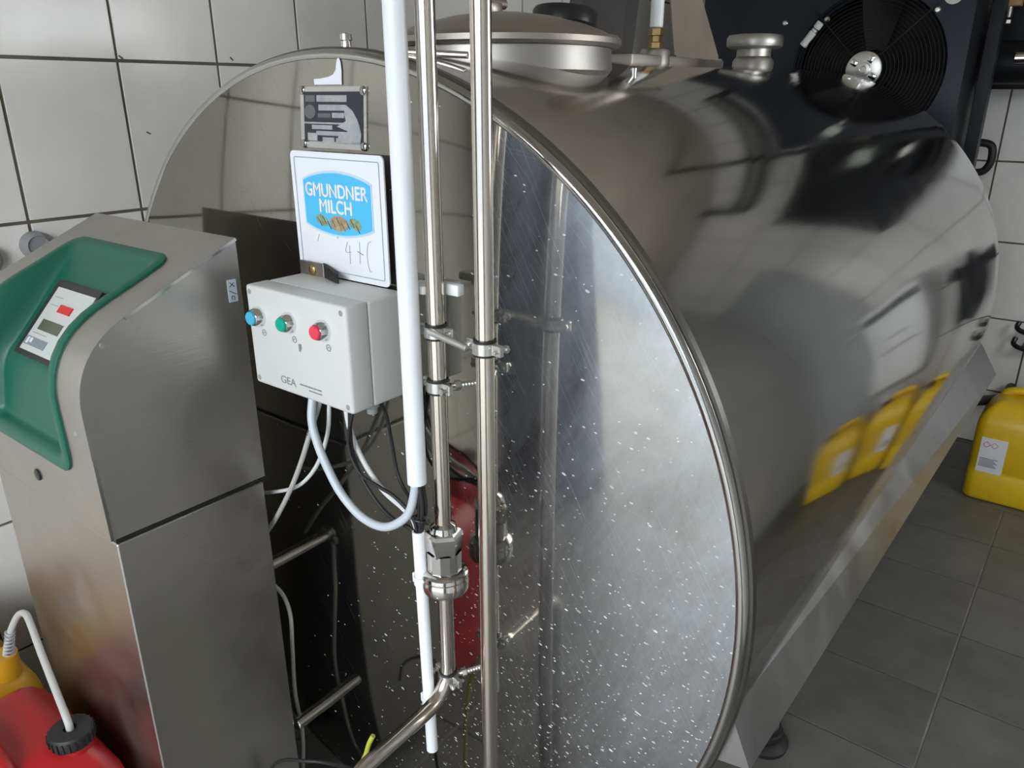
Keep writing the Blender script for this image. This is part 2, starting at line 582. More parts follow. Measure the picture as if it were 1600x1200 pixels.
def joints(first, pitch, lo, hi):
    k = math.ceil((lo - first) / pitch)
    out = [lo]
    while first + k * pitch < hi - 1e-6:
        j = first + k * pitch
        if j > lo + 0.01:
            out.append(j)
        k += 1
    out.append(hi)
    return out

G = 0.0036
ys = joints(0.690, 0.2522, FRONT_Y, BY)
zs = joints(1.245, 0.3295, 0.0, CZ)
for a, b in zip(ys, ys[1:]):
    for c, d in zip(zs, zs[1:]):
        tile(wall_left, (WX - 0.010, a + G, c + G), (WX, b - G, d - G), 0, M_wall_tile, 0)
xs = joints(-0.44, 0.2522, WX, RX)
for a, b in zip(xs, xs[1:]):
    for c, d in zip(zs, zs[1:]):
        tile(wall_back, (a + G, BY, c + G), (b - G, BY + 0.010, d - G), 1, M_wall_tile, 0)
xs = joints(-0.0985, 0.308, WX, RX)
ysf = joints(1.684, 0.308, FRONT_Y, BY)
for a, b in zip(xs, xs[1:]):
    for c, d in zip(ysf, ysf[1:]):
        tile(floor, (a + 0.0032, c + 0.0022, -0.010), (b - 0.0032, d - 0.0022, -0.0004 + random.uniform(-0.0004, 0)), 2, M_floor_tile, 0)

for cy, cz, tilt in ((0.988, 1.418, 0.5), (1.235, 1.588, 0.7), (0.951, 1.582, 0.6)):
    MB().box((WX + 0.0004, cy, cz), (0.0008, 0.011, 0.0035), rot=Matrix.Rotation(-tilt, 3, 'X')).build('chip', M_grout, wall_left, smooth=False)
# grey door leaf beside the tiled back wall
door = MB()
door.span((0.52, BY - 0.045, 0.01), (0.94, BY - 0.003, 2.02), 0.004, 1)
door_1 = struct(door.build('door_1', M_greydoor, smooth=False))
for z0, z1 in ((0.15, 0.95), (1.08, 1.88)):
    MB().span((0.585, BY - 0.052, z0), (0.875, BY - 0.044, z1), 0.003, 1).build('door_panel', M_greydoor, door_1, smooth=False)
MB().rod((0.565, BY - 0.045, 1.02), (0.565, BY - 0.085, 1.02), 0.010).rod((0.565, BY - 0.085, 1.02), (0.66, BY - 0.085, 1.02), 0.009).build('door_handle', M_zinc, door_1)

# ------------------------------------------------------------------ milk cooling tank
TX, TZ, TR, TY, TL = -0.968, 0.844, 0.718, 0.800, 2.890
AX = (0, 1, 0)
tank = thing('milk_cooling_tank', 'large horizontal stainless steel cylindrical milk tank lying across the room', 'tank', (TX, TY, 0))
def tdome(r):
    return 0.770 + 0.020 * (min(r, 0.72) / 0.705) ** 4

prof = []
prof.append((TR, TY + 0.004))
for k in range(0, 24):
    prof.append((TR, TY + 0.004 + (TL - TY) * (k + 1) / 24))
for k in range(1, 13):
    a = k / 12 * PI / 2
    prof.append((TR - 0.02 * (1 - math.cos(a)), TL + 0.004 + 0.018 * math.sin(a)))
prof.append((0, TL + 0.07))
sh_ = MB().lathe((TX, 0, TZ), AX, prof, 192)
sh_.v = [(x, y, z + 0.022 * max(0.0, y - TY) / 2.05) for x, y, z in sh_.v]   # the tank falls towards its front outlet
sh_.build('shell', M_shell, tank)
# domed front end with a rounded knuckle
pf = [(0, tdome(0))]
for k in range(1, 49):
    r = 0.7105 * k / 48
    pf.append((r, tdome(r)))
disc = MB().lathe((TX, 0, TZ), AX, pf, 192)
front_end = disc.build('front_end', M_disc, tank)
# object-centred coordinates for the end's own material
for v_ in front_end.data.vertices:
    v_.co -= Vector((0, -0.05, TZ))
front_end.location = (0, -0.05, TZ)
MB().torus((TX, TY - 0.003, TZ), AX, TR - 0.0065, 0.0085, 192, 14).build('rim', M_rim, tank)

M_seal = steel('seal_band_steel', (0.23, 0.215, 0.195), 0.34)
MB().lathe((TX, TY, TZ), AX, [(TR - 0.02, 0.0005), (TR + 0.003, 0.0005), (TR + 0.0055, 0.003), (TR + 0.0055, 0.014), (TR + 0.004, 0.016), (TR - 0.01, 0.016)], 192).build('seal_band', M_seal, tank)
# angular support skirt along the lower right flank
def skirt(side, x_shift_far):
    y0, y1 = TY + 0.016, TL - 0.02
    near = [(-0.262, 0.731), (-0.228, 0.653), (-0.290, 0.640), (-0.33, 0.66), (-0.31, 0.74)]
    far = [(-0.259, 0.735), (-0.228 + x_shift_far, 0.640), (-0.288, 0.632), (-0.33, 0.66), (-0.31, 0.74)]
    if side < 0:
        near = [(2 * TX - a, b) for a, b in near]
        far = [(2 * TX - a, b) for a, b in far]
    n = len(near)
    vs = [(a, y0, b) for a, b in near] + [(a, y1, b) for a, b in far]
    fs = [tuple(range(n)), tuple(range(2 * n - 1, n - 1, -1))]
    for k in range(n):
        k2 = (k + 1) % n
        fs.append((k, k2, n + k2, n + k))
    MB().add(vs, fs).build('skirt', M_skirt, tank, smooth=False)
skirt(1, 0.030)
skirt(-1, 0.0)

# levelling feet
for fx in (-0.41, 2 * TX + 0.41):
    for fy in (1.55, 2.50):
        if fy > 2:
            fx = TX + (fx - TX) * 0.75
        b = MB()
        b.rod((fx, fy, 0.05), (fx, fy, 0.50), 0.030)
        b.build('leg', M_sheet, tank)
        f = MB()
        f.lathe((fx, fy, 0.0), (0, 0, 1), [(0, 0), (0.055, 0), (0.058, 0.012), (0.045, 0.022), (0.036, 0.024), (0.036, 0.034), (0.042, 0.036), (0.042, 0.046), (0.036, 0.048), (0.036, 0.06), (0, 0.06)], 24)
        f.build('foot', M_rubber, tank)

# thermometer stubs on the end, towards the cabinet
for (sx, sz, ln, cl) in ((-1.125, 0.668, 0.078, True), (-1.085, 0.314, 0.084, False)):
    r = math.hypot(sx - TX, sz - TZ)
    yb = tdome(r)
    b = MB().rod((sx, yb - ln, sz), (sx, yb + 0.01, sz), 0.0125)
    st = b.build('stub', M_fit, tank)
    if not cl:
        continue
    b = MB()
    b.lathe((sx, yb - ln - 0.004, sz), AX, [(0, 0), (0.017, 0), (0.018, 0.002), (0.018, 0.008), (0.014, 0.010), (0, 0.010)], 24)
    b.box((sx + 0.018, yb - ln, sz - 0.010), (0.010, 0.010, 0.014), 0.002)
    b.build('clamp', M_zinc, st)

# manway on top
MX, MY = TX, 1.225
b = MB()
b.lathe((MX, MY, 1.45), (0, 0, 1), [(0.222, 0), (0.222, 0.070), (0.214, 0.084), (0.203, 0.092), (0.200, 0.130), (0.196, 0.131), (0.196, 0.02)], 72)
b.build('manway_collar', M_dull, tank)
lid_prof = [(0.0, 0.052), (0.05, 0.051), (0.10, 0.044), (0.15, 0.032), (0.185, 0.020), (0.200, 0.013), (0.211, 0.011), (0.2185, 0.005), (0.2185, -0.004), (0.211, -0.009), (0.205, -0.009), (0.0, -0.009)]
lid = MB().lathe((MX, MY, 1.590), (0, 0, 1), lid_prof, 72).build('manway_lid', M_sheet, tank)
# black hand grip lying over the back of the lid
rot = Matrix.Rotation(math.radians(9), 3, 'X')
b = MB()
bb = bmesh.new()
b.lathe((TX, 1.425, 1.632), (0, 0.12, 1), [(0, 0), (0.062, 0), (0.066, 0.004), (0.066, 0.026), (0.062, 0.032), (0.05, 0.033), (0, 0.033)], 40)
b.build('lid_grip', M_black, lid)
bb.free()
# hinge block and clamp on the near-left of the lid
b = MB()
b.box((MX - 0.02, MY - 0.02, 1.648), (0.05, 0.03, 0.022), 0.004)
b.rod((MX - 0.02, MY - 0.05, 1.66), (MX - 0.02, MY + 0.03, 1.66), 0.009)
b.build('lid_catch', M_sheet, lid)
b = MB()
b.box((MX + 0.215, MY + 0.10, 1.522), (0.022, 0.03, 0.012), 0.003)
b.rod((MX + 0.222, MY + 0.10, 1.525), (MX + 0.222, MY + 0.10, 1.548), 0.006)
b.build('collar_latch', M_fit, tank)

# small lug and bolt near the front top edge
b = MB()
b.lathe((-0.985, 0.86, 1.552), (0, 0, 1), [(0.014, 0), (0.013, 0.012), (0.009, 0.016), (0.008, 0.026), (0.010, 0.028), (0.009, 0.036), (0.0, 0.038)], 20)
b.build('lug', M_fit, tank)
b = MB()
b.lathe((-0.90, 0.865, 1.549), (0.3, 0, 1), [(0.008, 0), (0.008, 0.012), (0.006, 0.018), (0, 0.019)], 16)
b.rod((-0.895, 0.88, 1.562), (-0.80, 0.93, 1.556), 0.005)
b.build('bolt', M_fit, tank)

b = MB().span((TX - 0.16, 1.64, 1.53), (TX + 0.040, 2.14, 1.590), 0.004, 2)
b.build('mounting_pad', M_sheet, tank)
# agitator: flange, brass gland, white sleeve, shaft
ag = (TX + 0.01, 1.80)
b = MB().lathe((ag[0], ag[1], 1.555), (0, 0, 1), [(0, 0), (0.036, 0), (0.036, 0.044), (0.032, 0.050), (0, 0.050)], 32)
fl = b.build('agitator_flange', M_sheet, tank)
b = MB()
b.lathe((ag[0], ag[1], 1.607), (0, 0, 1), [(0, 0), (0.018, 0), (0.018, 0.012), (0.014, 0.014), (0.014, 0.026), (0.019, 0.028), (0.019, 0.042), (0.012, 0.046), (0, 0.046)], 6)
b.build('brass_gland', M_brass, fl)
MB().rod((ag[0], ag[1], 1.652), (ag[0], ag[1], 1.735), 0.0155).build('white_sleeve', M_white_plastic, fl)
MB().rod((ag[0], ag[1], 1.734), (ag[0], ag[1], 1.785), 0.024).build('coupling', M_sheet, fl)
# sheet-metal bracket that carries the agitator drive
def plate(poly, thick):
    n = (Vector(poly[1]) - Vector(poly[0])).cross(Vector(poly[2]) - Vector(poly[0])).normalized()
    return MB().prism(poly, n * thick)
br = plate([(-0.945, 1.872, 1.590), (-0.945, 2.130, 1.590), (-0.945, 2.130, 1.600), (-0.945, 1.965, 1.766), (-0.945, 1.815, 1.766)], 0.004).build('drive_bracket', M_bracket, tank, smooth=False)
plate([(-1.08, 1.57, 1.59), (-0.985, 1.735, 1.59), (-0.985, 1.765, 1.766), (-1.055, 1.60, 1.766)], 0.004).build('bracket_plate', M_bracket_shade, br, smooth=False)
MB().span((-1.08, 1.56, 1.764), (-0.92, 1.99, 1.770)).build('bracket_top', M_bracket, br, smooth=False)
b = MB()
b.span((-1.00, 1.868, 1.589), (-0.935, 2.14, 1.594))
b.build('bracket_flange', M_bracket, br, smooth=False)
b = MB()
b.lathe((TX, 1.80, 1.77), (0, 0, 1), [(0, 0), (0.07, 0), (0.075, 0.01), (0.075, 0.18), (0.06, 0.21), (0, 0.215)], 40)
b.build('agitator_motor', M_sheet, tank)

# vent with mushroom cap
b = MB()
b.lathe((TX, 2.445, 1.545), (0, 0, 1), [(0.060, 0), (0.060, 0.052), (0.054, 0.062), (0.050, 0.066), (0.050, 0.092), (0, 0.092)], 48)
vn = b.build('vent_neck', M_dull, tank)
MB().lathe((TX, 2.445, 1.632), (0, 0, 1), [(0, 0), (0.070, 0), (0.080, 0.006), (0.082, 0.012), (0.082, 0.030), (0.077, 0.038), (0.06, 0.040), (0, 0.040)], 48).build('vent_cap', M_dull, vn)

# rating plate, riveted on, black with worn print; a strip of white film above
def end_frame(x, z, lift):
    # a frame lying on the domed end at x, z : returns origin, right, up, out
    r = math.hypot(x - TX, z - TZ)
    y = tdome(r)
    sl = (tdome(r + 0.004) - tdome(r - 0.004)) / 0.008
    nx, nz = (x - TX) / r * sl, (z - TZ) / r * sl
    out = Vector((nx, -1, nz)).normalized()
    right = Vector((1, 0, 0)) - out * out.x
    right.normalize()
    up = right.cross(out) * -1
    if up.z < 0:
        up = -up
    return Vector((x, y, z)) + out * lift, right, up, out

O, Rr, Uu, Nn = end_frame(-0.9355, 1.470, 0.0)
def on(p, q, h):
    return O + Rr * p + Uu * q + Nn * h
def flat(mb, poly, h0, h1):
    mb.prism([on(p, q, h0) for p, q in poly], Nn * (h1 - h0))
    return mb
def rect(x0, y0, x1, y1):
    return [(x0, y0), (x1, y0), (x1, y1), (x0, y1)]
rp = flat(MB(), rect(-0.0725, -0.043, 0.0725, 0.043), -0.001, 0.0014).build('rating_plate', M_plate_frame, tank, smooth=False)
flat(MB(), rect(-0.064, -0.035, 0.066, 0.036), 0.0010, 0.0019).build('plate_field', M_plate_black, rp, smooth=False)
pr = MB()
def prs(x0, y0, x1, y1):
    flat(pr, rect(x0, y0, x1, y1), 0.0018, 0.0023)
prs(-0.034, 0.022, 0.032, 0.031)
prs(-0.030, 0.010, 0.030, 0.018)
prs(0.0, 0.000, 0.026, 0.007)
prs(-0.064, -0.009, 0.040, -0.0065)
prs(-0.046, -0.0165, 0.0, -0.0105)
prs(-0.036, -0.025, 0.030, -0.019)
prs(-0.056, -0.033, -0.034, -0.022)
prs(-0.022, -0.034, 0.004, -0.0275)
prs(0.008, -0.035, 0.040, -0.028)
wear = [(0.030, 0.018), (0.044, 0.010), (0.054, -0.002), (0.058, -0.010), (0.062, -0.022), (0.060, -0.034), (0.020, -0.036), (0.012, -0.026), (0.034, -0.018), (0.010, -0.012), (0.030, -0.004), (0.026, 0.006)]
flat(pr, wear, 0.0018, 0.0022)
flat(pr, [(-0.052, -0.034), (-0.06, -0.036), (0.06, -0.036), (0.06, -0.033)], 0.0018, 0.0022)
pr.build('worn_print', M_print, rp, smooth=False)
pd = MB()
flat(pd, rect(-0.060, 0.022, -0.038, 0.031), 0.0018, 0.0023)
flat(pd, rect(-0.032, 0.000, -0.003, 0.006), 0.0018, 0.0023)
flat(pd, [(-0.050 + 0.013 * math.cos(a * PI / 8), 0.008 + 0.010 * math.sin(a * PI / 8)) for a in range(16)], 0.0018, 0.0023)
pd.build('faint_print', M_print_dim, rp, smooth=False)
rv = MB()
for px, py in ((-0.067, 0.038), (0.066, 0.037), (-0.066, -0.038), (0.067, -0.038)):
    o_ = on(px, py, 0.001)
    rv.lathe(o_, Nn, [(0.0065, 0), (0.006, 0.002), (0.003, 0.0035), (0, 0.0036)], 14)
rv.build('rivets', M_rim, rp)['kind'] = 'stuff'
O, Rr, Uu, Nn = end_frame(-0.9385, 1.5175, 0.0)
hook = [(-0.036, -0.0022), (0.024, -0.0022), (0.0235, 0.016), (0.021, 0.029), (0.0175, 0.0335), (0.014, 0.032), (0.0125, 0.026), (0.0115, 0.018), (0.006, 0.0115), (-0.004, 0.0085), (-0.020, 0.0065), (-0.037, 0.0055)]
flat(MB(), hook, 0.0010, 0.0020).build('film_scrap', M_film, tank, smooth=False)

# ------------------------------------------------------------------ dairy sign standing behind the control box
SX0, SX1, SZ0, SZ1, SY = -1.016, -0.812, 1.238, 1.423, 0.760
sign = thing('dairy_sign', 'white sheet sign with blue badge reading GMUNDNER MILCH on the tank end', 'sign', (SX0, SY, SZ0))
SIGN_SHIFT = Vector((-0.0010, 0.0010, -0.0001))
RZ = Matrix.Rotation(math.radians(90), 3, 'X')   # text facing -Y, upright
def rrect(cx, cz, hx, hz, r, n=6):
    out = []
    for qx, qz, a0 in ((1, 1, 0), (-1, 1, 90), (-1, -1, 180), (1, -1, 270)):
        for k in range(n + 1):
            a = math.radians(a0 + 90 * k / n)
            out.append((cx + qx * (hx - r) + r * math.cos(a), cz + qz * (hz - r) + r * math.sin(a)))
    return out
def flat_y(mb, poly, y0, y1):
    mb.prism([(p, y0, q) for p, q in poly], (0, y1 - y0, 0))
    return mb
scx, scz = (SX0 + SX1) / 2, (SZ0 + SZ1) / 2
flat_y(MB(), rrect(scx, scz, (SX1 - SX0) / 2, (SZ1 - SZ0) / 2, 0.008), SY, SY + 0.0025).build('board', M_sign, sign, smooth=False)
ln = MB()
hx, hz, t = (SX1 - SX0) / 2 - 0.0085, (SZ1 - SZ0) / 2 - 0.0085, 0.0011
outer, inner = rrect(scx, scz, hx, hz, 0.003), rrect(scx, scz, hx - t, hz - t, 0.002)
n = len(outer)
ln.add([(p, SY - 0.0006, q) for p, q in outer] + [(p, SY - 0.0006, q) for p, q in inner], [(k, (k + 1) % n, n + (k + 1) % n, n + k) for k in range(n)])
ln.build('border_line', M_sign_line, sign, smooth=False)
def badge(x0, x1, zl, zh, arch):
    pts = []
    for k in range(13):
        s = k / 12
        pts.append((x1 + (x0 - x1) * s, zh + arch * math.sin(PI * s) ** 0.8))
    for k in range(13):
        s = k / 12
        pts.append((x0 + (x1 - x0) * s, zl - arch * math.sin(PI * s) ** 0.8))
    return pts
flat_y(MB(), badge(-0.9905, -0.8375, 1.3155, 1.3835, 0.0145), SY - 0.0010, SY - 0.0002).build('badge_border', M_sign_pale, sign, smooth=False)
bdg = flat_y(MB(), badge(-0.988, -0.840, 1.318, 1.381, 0.0135), SY - 0.0016, SY - 0.0009).build('badge', M_sign_blue, sign, smooth=False)
text_part('lettering', 'GMUNDNER', 0.0275, M_sign, bdg, (-0.9145, SY - 0.0020, 1.3675), RZ, wide=0.89, bold=0.0006)
text_part('lettering', 'MILCH', 0.0275, M_sign, bdg, (-0.9165, SY - 0.0020, 1.3445), RZ, wide=0.92, bold=0.0006)
flat_y(MB(), [(-0.912 + 0.021 * math.cos(a * PI / 10), 1.3215 + 0.0115 * math.sin(a * PI / 10)) for a in range(20)], SY - 0.0022, SY - 0.0015).build('worn_emblem', M_sign_brown, bdg, smooth=False)
for cx, k_ in ((-0.950, 1.0), (-0.876, 1.0)):
    flat_y(MB(), [(cx + 0.0135 * math.cos(a * PI / 10 + 0.3), 1.3235 + 0.0085 * math.sin(a * PI / 10)) for a in range(20)], SY - 0.0021, SY - 0.0015).build('leaf_emblem', M_sign_green, bdg, smooth=False)
sc_ = MB()
for k in range(9):
    x_ = -0.955 + 0.0105 * k
    z_ = 1.3205 + 0.004 * math.sin(k * 2.1)
    sc_.prism([(x_ - 0.004, SY - 0.0026, z_ + 0.006), (x_ - 0.0033, SY - 0.0026, z_ + 0.0064), (x_ + 0.0047, SY - 0.0026, z_ - 0.005), (x_ + 0.004, SY - 0.0026, z_ - 0.0054)], (0, 0.0008, 0))
sc_.build('scratches', M_ink, bdg, smooth=False)['kind'] = 'stuff'
# faint handwritten strokes in the lower field
hw = MB()
def stroke(pts, r=0.00035):
    hw.tube([(p, SY - 0.0004, q) for p, q in pts], r, 5, 4)
stroke([(-0.898, 1.296), (-0.903, 1.281), (-0.891, 1.281)])
stroke([(-0.8935, 1.291), (-0.8945, 1.263)])
stroke([(-0.871, 1.298), (-0.8725, 1.266)])
stroke([(-0.877, 1.284), (-0.864, 1.280)], 0.0006)
stroke([(-0.846, 1.302), (-0.853, 1.297), (-0.856, 1.275), (-0.852, 1.258), (-0.848, 1.258)])
stroke([(-0.925, 1.305), (-0.919, 1.299)], 0.0005)
stroke([(-0.962, 1.301), (-0.967, 1.290)])
hw.build('handwriting', M_ink_soft, sign, smooth=False)['kind'] = 'stuff'

# clip that holds the sign: bent plate with screw and black lever
clip = thing('sign_clip', 'small steel clip with black rubber lever on top of the control box', 'clip', (-0.975, 0.745, 1.235))
MB().span((-1.006, 0.7505, 1.228), (-0.948, 0.7535, 1.258), 0.001, 1).build('plate', M_sheet, clip, smooth=False)
MB().lathe((-0.975, 0.7512, 1.245), (0, -1, 0), [(0.0085, 0), (0.008, 0.002), (0.005, 0.004), (0, 0.0042)], 20).build('screw', M_brass, clip)
b = MB()
b.prism([(-0.950, 0.752, 1.236), (-0.950, 0.752, 1.2585), (-0.905, 0.739, 1.2500), (-0.899, 0.735, 1.2450), (-0.899, 0.735, 1.2370), (-0.906, 0.738, 1.2360)], (0.0018, 0.0025, 0))
b.build('lever', M_rubber, clip, smooth=False)

sign.location += SIGN_SHIFT
clip.location += SIGN_SHIFT

# ------------------------------------------------------------------ control box
BX0, BX1, BZ0, BZ1, BYF, BYB = -1.008, -0.783, 1.081, 1.237, 0.650, 0.765
box = thing('control_box', 'pale grey plastic control box with blue, green and red push buttons', 'box', ((BX0 + BX1) / 2, BYB, BZ0))
MB().span((BX0 + 0.0003, BYF + 0.0405, BZ0 + 0.0003), (BX1 - 0.0003, BYB, BZ1 - 0.001), 0.004, 3).build('housing', M_box, box)
MB().span((BX0, BYF, BZ0), (BX1, BYF + 0.041, BZ1), 0.005, 3).build('cover', M_box_lid, box)
for px in (BX0 + 0.010, BX1 - 0.010):
    for pz in (BZ0 + 0.010, BZ1 - 0.010):
        b = MB()
        b.lathe((px, BYF + 0.001, pz), (0, -1, 0), [(0.0042, 0), (0.0042, 0.0012), (0.003, 0.0018), (0, 0.0018)], 14)
        b.build('cover_screw', M_socket, box)
for (px, pz, mcap, nm) in ((-0.980, 1.1915, M_cap_blue, 'blue'), (-0.9075, 1.1945, M_cap_green, 'green'), (-0.832, 1.1965, M_cap_red, 'red')):
    b = MB()
    b.lathe((px, BYF + 0.001, pz), (0, -1, 0), [(0.0155, 0), (0.0155, 0.004), (0.0135, 0.008), (0.0125, 0.013), (0.0110, 0.0145), (0.0105, 0.011), (0, 0.011)], 36)
    bt = b.build('push_button', M_chrome, box)
    bt['label'] = nm + ' push button in a chrome ring'
    MB().lathe((px, BYF - 0.008, pz), (0, -1, 0), [(0.0102, 0), (0.0102, 0.0085), (0.009, 0.0100), (0, 0.0102)], 32).build('button_cap', mcap, bt)
    tg = MB()
    tg.lathe((px + 0.008, BYF + 0.0004, pz - 0.024), (0, -1, 0), [(0.0052, 0), (0.0052, 0.0008), (0.0038, 0.0008), (0.0038, 0.0)], 20)
    tg.tube([(px + 0.0055, BYF - 0.0003, pz - 0.026), (px + 0.0075, BYF - 0.0003, pz - 0.0225), (px + 0.010, BYF - 0.0003, pz - 0.0245)], 0.0005, 5, 3)
    tg.build('button_symbol', M_ink_soft, box)
b = MB()
b.box((-0.889, BYF - 0.0002, 1.160), (0.004, 0.001, 0.011))
b.box((-0.886, BYF - 0.0002, 1.162), (0.002, 0.001, 0.008))
b.build('printed_mark', M_ink_soft, box, smooth=False)
text_part('lettering', 'GEA', 0.0165, M_ink_soft, box, (-0.925, BYF - 0.0003, 1.1005), RZ, ext=0.0003, wide=1.15)
lt_ = MB()
x_ = -0.897
for wd in (0.010, 0.008, 0.012, 0.009, 0.011):
    lt_.span((x_, BYF - 0.0005, 1.1010), (x_ + wd - 0.0012, BYF + 0.0002, 1.1033))
    x_ += wd
x_ = -0.877
for wd in (0.009, 0.011, 0.010):
    lt_.span((x_, BYF - 0.0005, 1.0955), (x_ + wd - 0.0012, BYF + 0.0002, 1.0975))
    x_ += wd
lt_.build('small_print', M_ink_soft, box, smooth=False)
for gx in (-0.955, -0.915, -0.875, -0.835, -0.80):
    MB().lathe((gx, 0.70, BZ0 + 0.002), (0, 0, -1), [(0.011, 0), (0.011, 0.008), (0.008, 0.010), (0.008, 0.018), (0, 0.018)], 12).build('cable_gland', M_socket, box)

# ------------------------------------------------------------------ washing cabinet
CXL, CXR, CYF, CYB = -1.508, -1.065, 0.412, 0.680
cab = thing('washing_cabinet', 'brushed steel washing cabinet with green display hood beside the tank', 'cabinet', ((CXL + CXR) / 2, (CYF + CYB) / 2, 0))
MB().span((CXL + 0.004, CYF + 0.010, 0.05), (CXR - 0.003, CYB - 0.002, 0.8745), 0.002, 1).build('body', M_cab, cab, smooth=False)
b = MB()
for px in (CXL + 0.05, CXR - 0.05):
    for py in (CYF + 0.05, CYB - 0.05):
        MB().rod((px, py, 0), (px, py, 0.055), 0.018).build('foot', M_rubber, cab)
# head profile in (y, z), from the bottom front up and over to the back
P0 = [(0.414, 0.886), (0.4115, 1.0), (0.4105, 1.085)]
arc = []
A, Bp, Cp = Vector((0.4105, 1.085)), Vector((0.4085, 1.176)), Vector((0.500, 1.2150))
for k in range(1, 16):
    t_ = k / 16
    arc.append(tuple(A * (1 - t_) ** 2 + Bp * 2 * t_ * (1 - t_) + Cp * t_ * t_))
PROF = P0 + arc + [(0.500, 1.2150), (0.590, 1.2550), (0.680, 1.2955)]
cum = [0.0]
for p, q in zip(PROF, PROF[1:]):
    cum.append(cum[-1] + math.dist(p, q))
TT = cum[-1]
def prof_at(t):
    t = max(0.0, min(TT, t))
    for i in range(len(cum) - 1):
        if t <= cum[i + 1] + 1e-9:
            s = (t - cum[i]) / (cum[i + 1] - cum[i])
            p, q = Vector(PROF[i]), Vector(PROF[i + 1])
            return p.lerp(q, s)
    return Vector(PROF[-1])
def prof_n(t):
    e = 0.012
    d = prof_at(min(TT, t + e)) - prof_at(max(0, t - e))
    return Vector((-d.y, d.x)).normalized()   # outward (towards -y / +z)
# green insert rectangle in (x, t)
GX0, GX1, GT0, GT1 = CXL + 0.062, CXR - 0.072, 0.088, TT - 0.070
def head_shell():
    b = MB()
    xs_ = [CXL, GX0 + 0.012, GX1 - 0.012, CXR]
    N = 60
    ts = sorted(set([TT * k / N for k in range(N + 1)] + [GT0 + 0.012, GT1 - 0.012]))
    vs, fs = [], []
    for t in ts:
        p = prof_at(t)
        for x in xs_:
            vs.append((x, p.x, p.y))
    for i in range(len(ts) - 1):
        inside = ts[i] >= GT0 + 0.0119 and ts[i + 1] <= GT1 - 0.0119
        for j in range(3):
            if j == 1 and inside:
                continue
            fs.append((i * 4 + j, i * 4 + j + 1, (i + 1) * 4 + j + 1, (i + 1) * 4 + j))
    b.add(vs, fs)
    # cheeks, back and bottom
    for x in (CXL, CXR):
        pl = [(x, prof_at(t).x, prof_at(t).y) for t in ts] + [(x, CYB, 0.886)]
        b.add(pl, [tuple(range(len(pl)))])
    b.add([(CXL, CYB, 0.886), (CXR, CYB, 0.886), (CXR, CYB, 1.2955), (CXL, CYB, 1.2955)], [(0, 1, 2, 3)])
    b.add([(CXL, 0.414, 0.886), (CXR, 0.414, 0.886), (CXR, CYB, 0.886), (CXL, CYB, 0.886)], [(0, 1, 2, 3)])
    return b.build('head', M_cab, cab, ang=25)
head = head_shell()
# folded edge strip of the cheek, slightly proud
b = MB()
pts_out = [prof_at(t) for t in [TT * k / 60 for k in range(61)]]
vs, fs = [], []
for i, p in enumerate(pts_out):
    nn = prof_n(TT * i / 60)
    q = p - nn * 0.0045
    vs += [(CXR, p.x, p.y), (CXR + 0.0012, p.x - 0 * nn.x, p.y), (CXR + 0.0012, q.x, q.y), (CXR, q.x, q.y)]
for i in range(60):
    if 13 < i < 38:
        continue
    a = i * 4
    for k in range(3):
        fs.append((a + k, a + k + 1, a + 5 + k, a + 4 + k))
b.add(vs, fs)
b.build('cheek_seam', M_rim, head, smooth=False)

# green insert: nested rounded loops mapped on the profile and sunk inwards
def loop_pts(inset, r, n=10):
    hx, ht = (GX1 - GX0) / 2 - inset, (GT1 - GT0) / 2 - inset
    r = max(0.004, min(r, hx, ht))
    cx, ct = (GX0 + GX1) / 2, (GT0 + GT1) / 2
    out = []
    for qx, qt, a0 in ((1, 1, 0), (-1, 1, 90), (-1, -1, 180), (1, -1, 270)):
        for k in range(n + 1):
            a = math.radians(a0 + 90 * k / n)
            out.append((cx + qx * (hx - r) + r * math.cos(a), ct + qt * (ht - r) + r * math.sin(a)))
        # extra points along the following side
        nx_, nt_ = {(1, 1): (-1, 1), (-1, 1): (-1, -1), (-1, -1): (1, -1), (1, -1): (1, 1)}[(qx, qt)]
        last = out[-1]
        a = math.radians(a0 + 90)
        nxt = (cx + nx_ * (hx - r) + r * math.cos(a), ct + nt_ * (ht - r) + r * math.sin(a))
        for k in range(1, 14):
            s = k / 14
            out.append((last[0] + (nxt[0] - last[0]) * s, last[1] + (nxt[1] - last[1]) * s))
    return out
fl0, fl1 = Vector((0.449, 1.098)), Vector((0.578, 1.240))
FLN = Vector((-(fl1 - fl0).y, (fl1 - fl0).x)).normalized()
FLP = [(0.0, (0.4215, 0.985)), (0.10, (0.431, 1.015)), (0.22, (0.440, 1.070)), (0.30, (0.449, 1.098)), (0.94, (0.578, 1.240)), (1.0, (0.596, 1.2505))]
def floor_at(t):
    s = max(0.0, min(1.0, (t - GT0 - 0.012) / (GT1 - GT0 - 0.024)))
    for (a, p), (c, q) in zip(FLP, FLP[1:]):
        if s <= c + 1e-9:
            return Vector(p).lerp(Vector(q), (s - a) / (c - a))
    return Vector(FLP[-1][1])
def green_pt(x, t, depth, k):
    p = prof_at(t) - prof_n(t) * depth
    if k > 0:
        q = floor_at(t)
        p = p * (1 - k) + q * k
    return (x, p.x, p.y)
b = MB()
loops = [(0.000, 0.030, 0.001, 0.0), (0.000, 0.030, -0.0030, 0.0), (0.004, 0.028, -0.0050, 0.0), (0.016, 0.020, -0.0050, 0.0), (0.020, 0.018, -0.0030, 0.0),
         (0.024, 0.018, 0.0, 0.12), (0.029, 0.017, 0.0, 0.55), (0.033, 0.016, 0.0, 0.92), (0.037, 0.016, 0.0, 1.0)]
ins = 0.037
while ins + 0.012 < min((GX1 - GX0), (GT1 - GT0)) / 2:
    ins += 0.012
    loops.append((ins, 0.01, 0.0, 1.0))
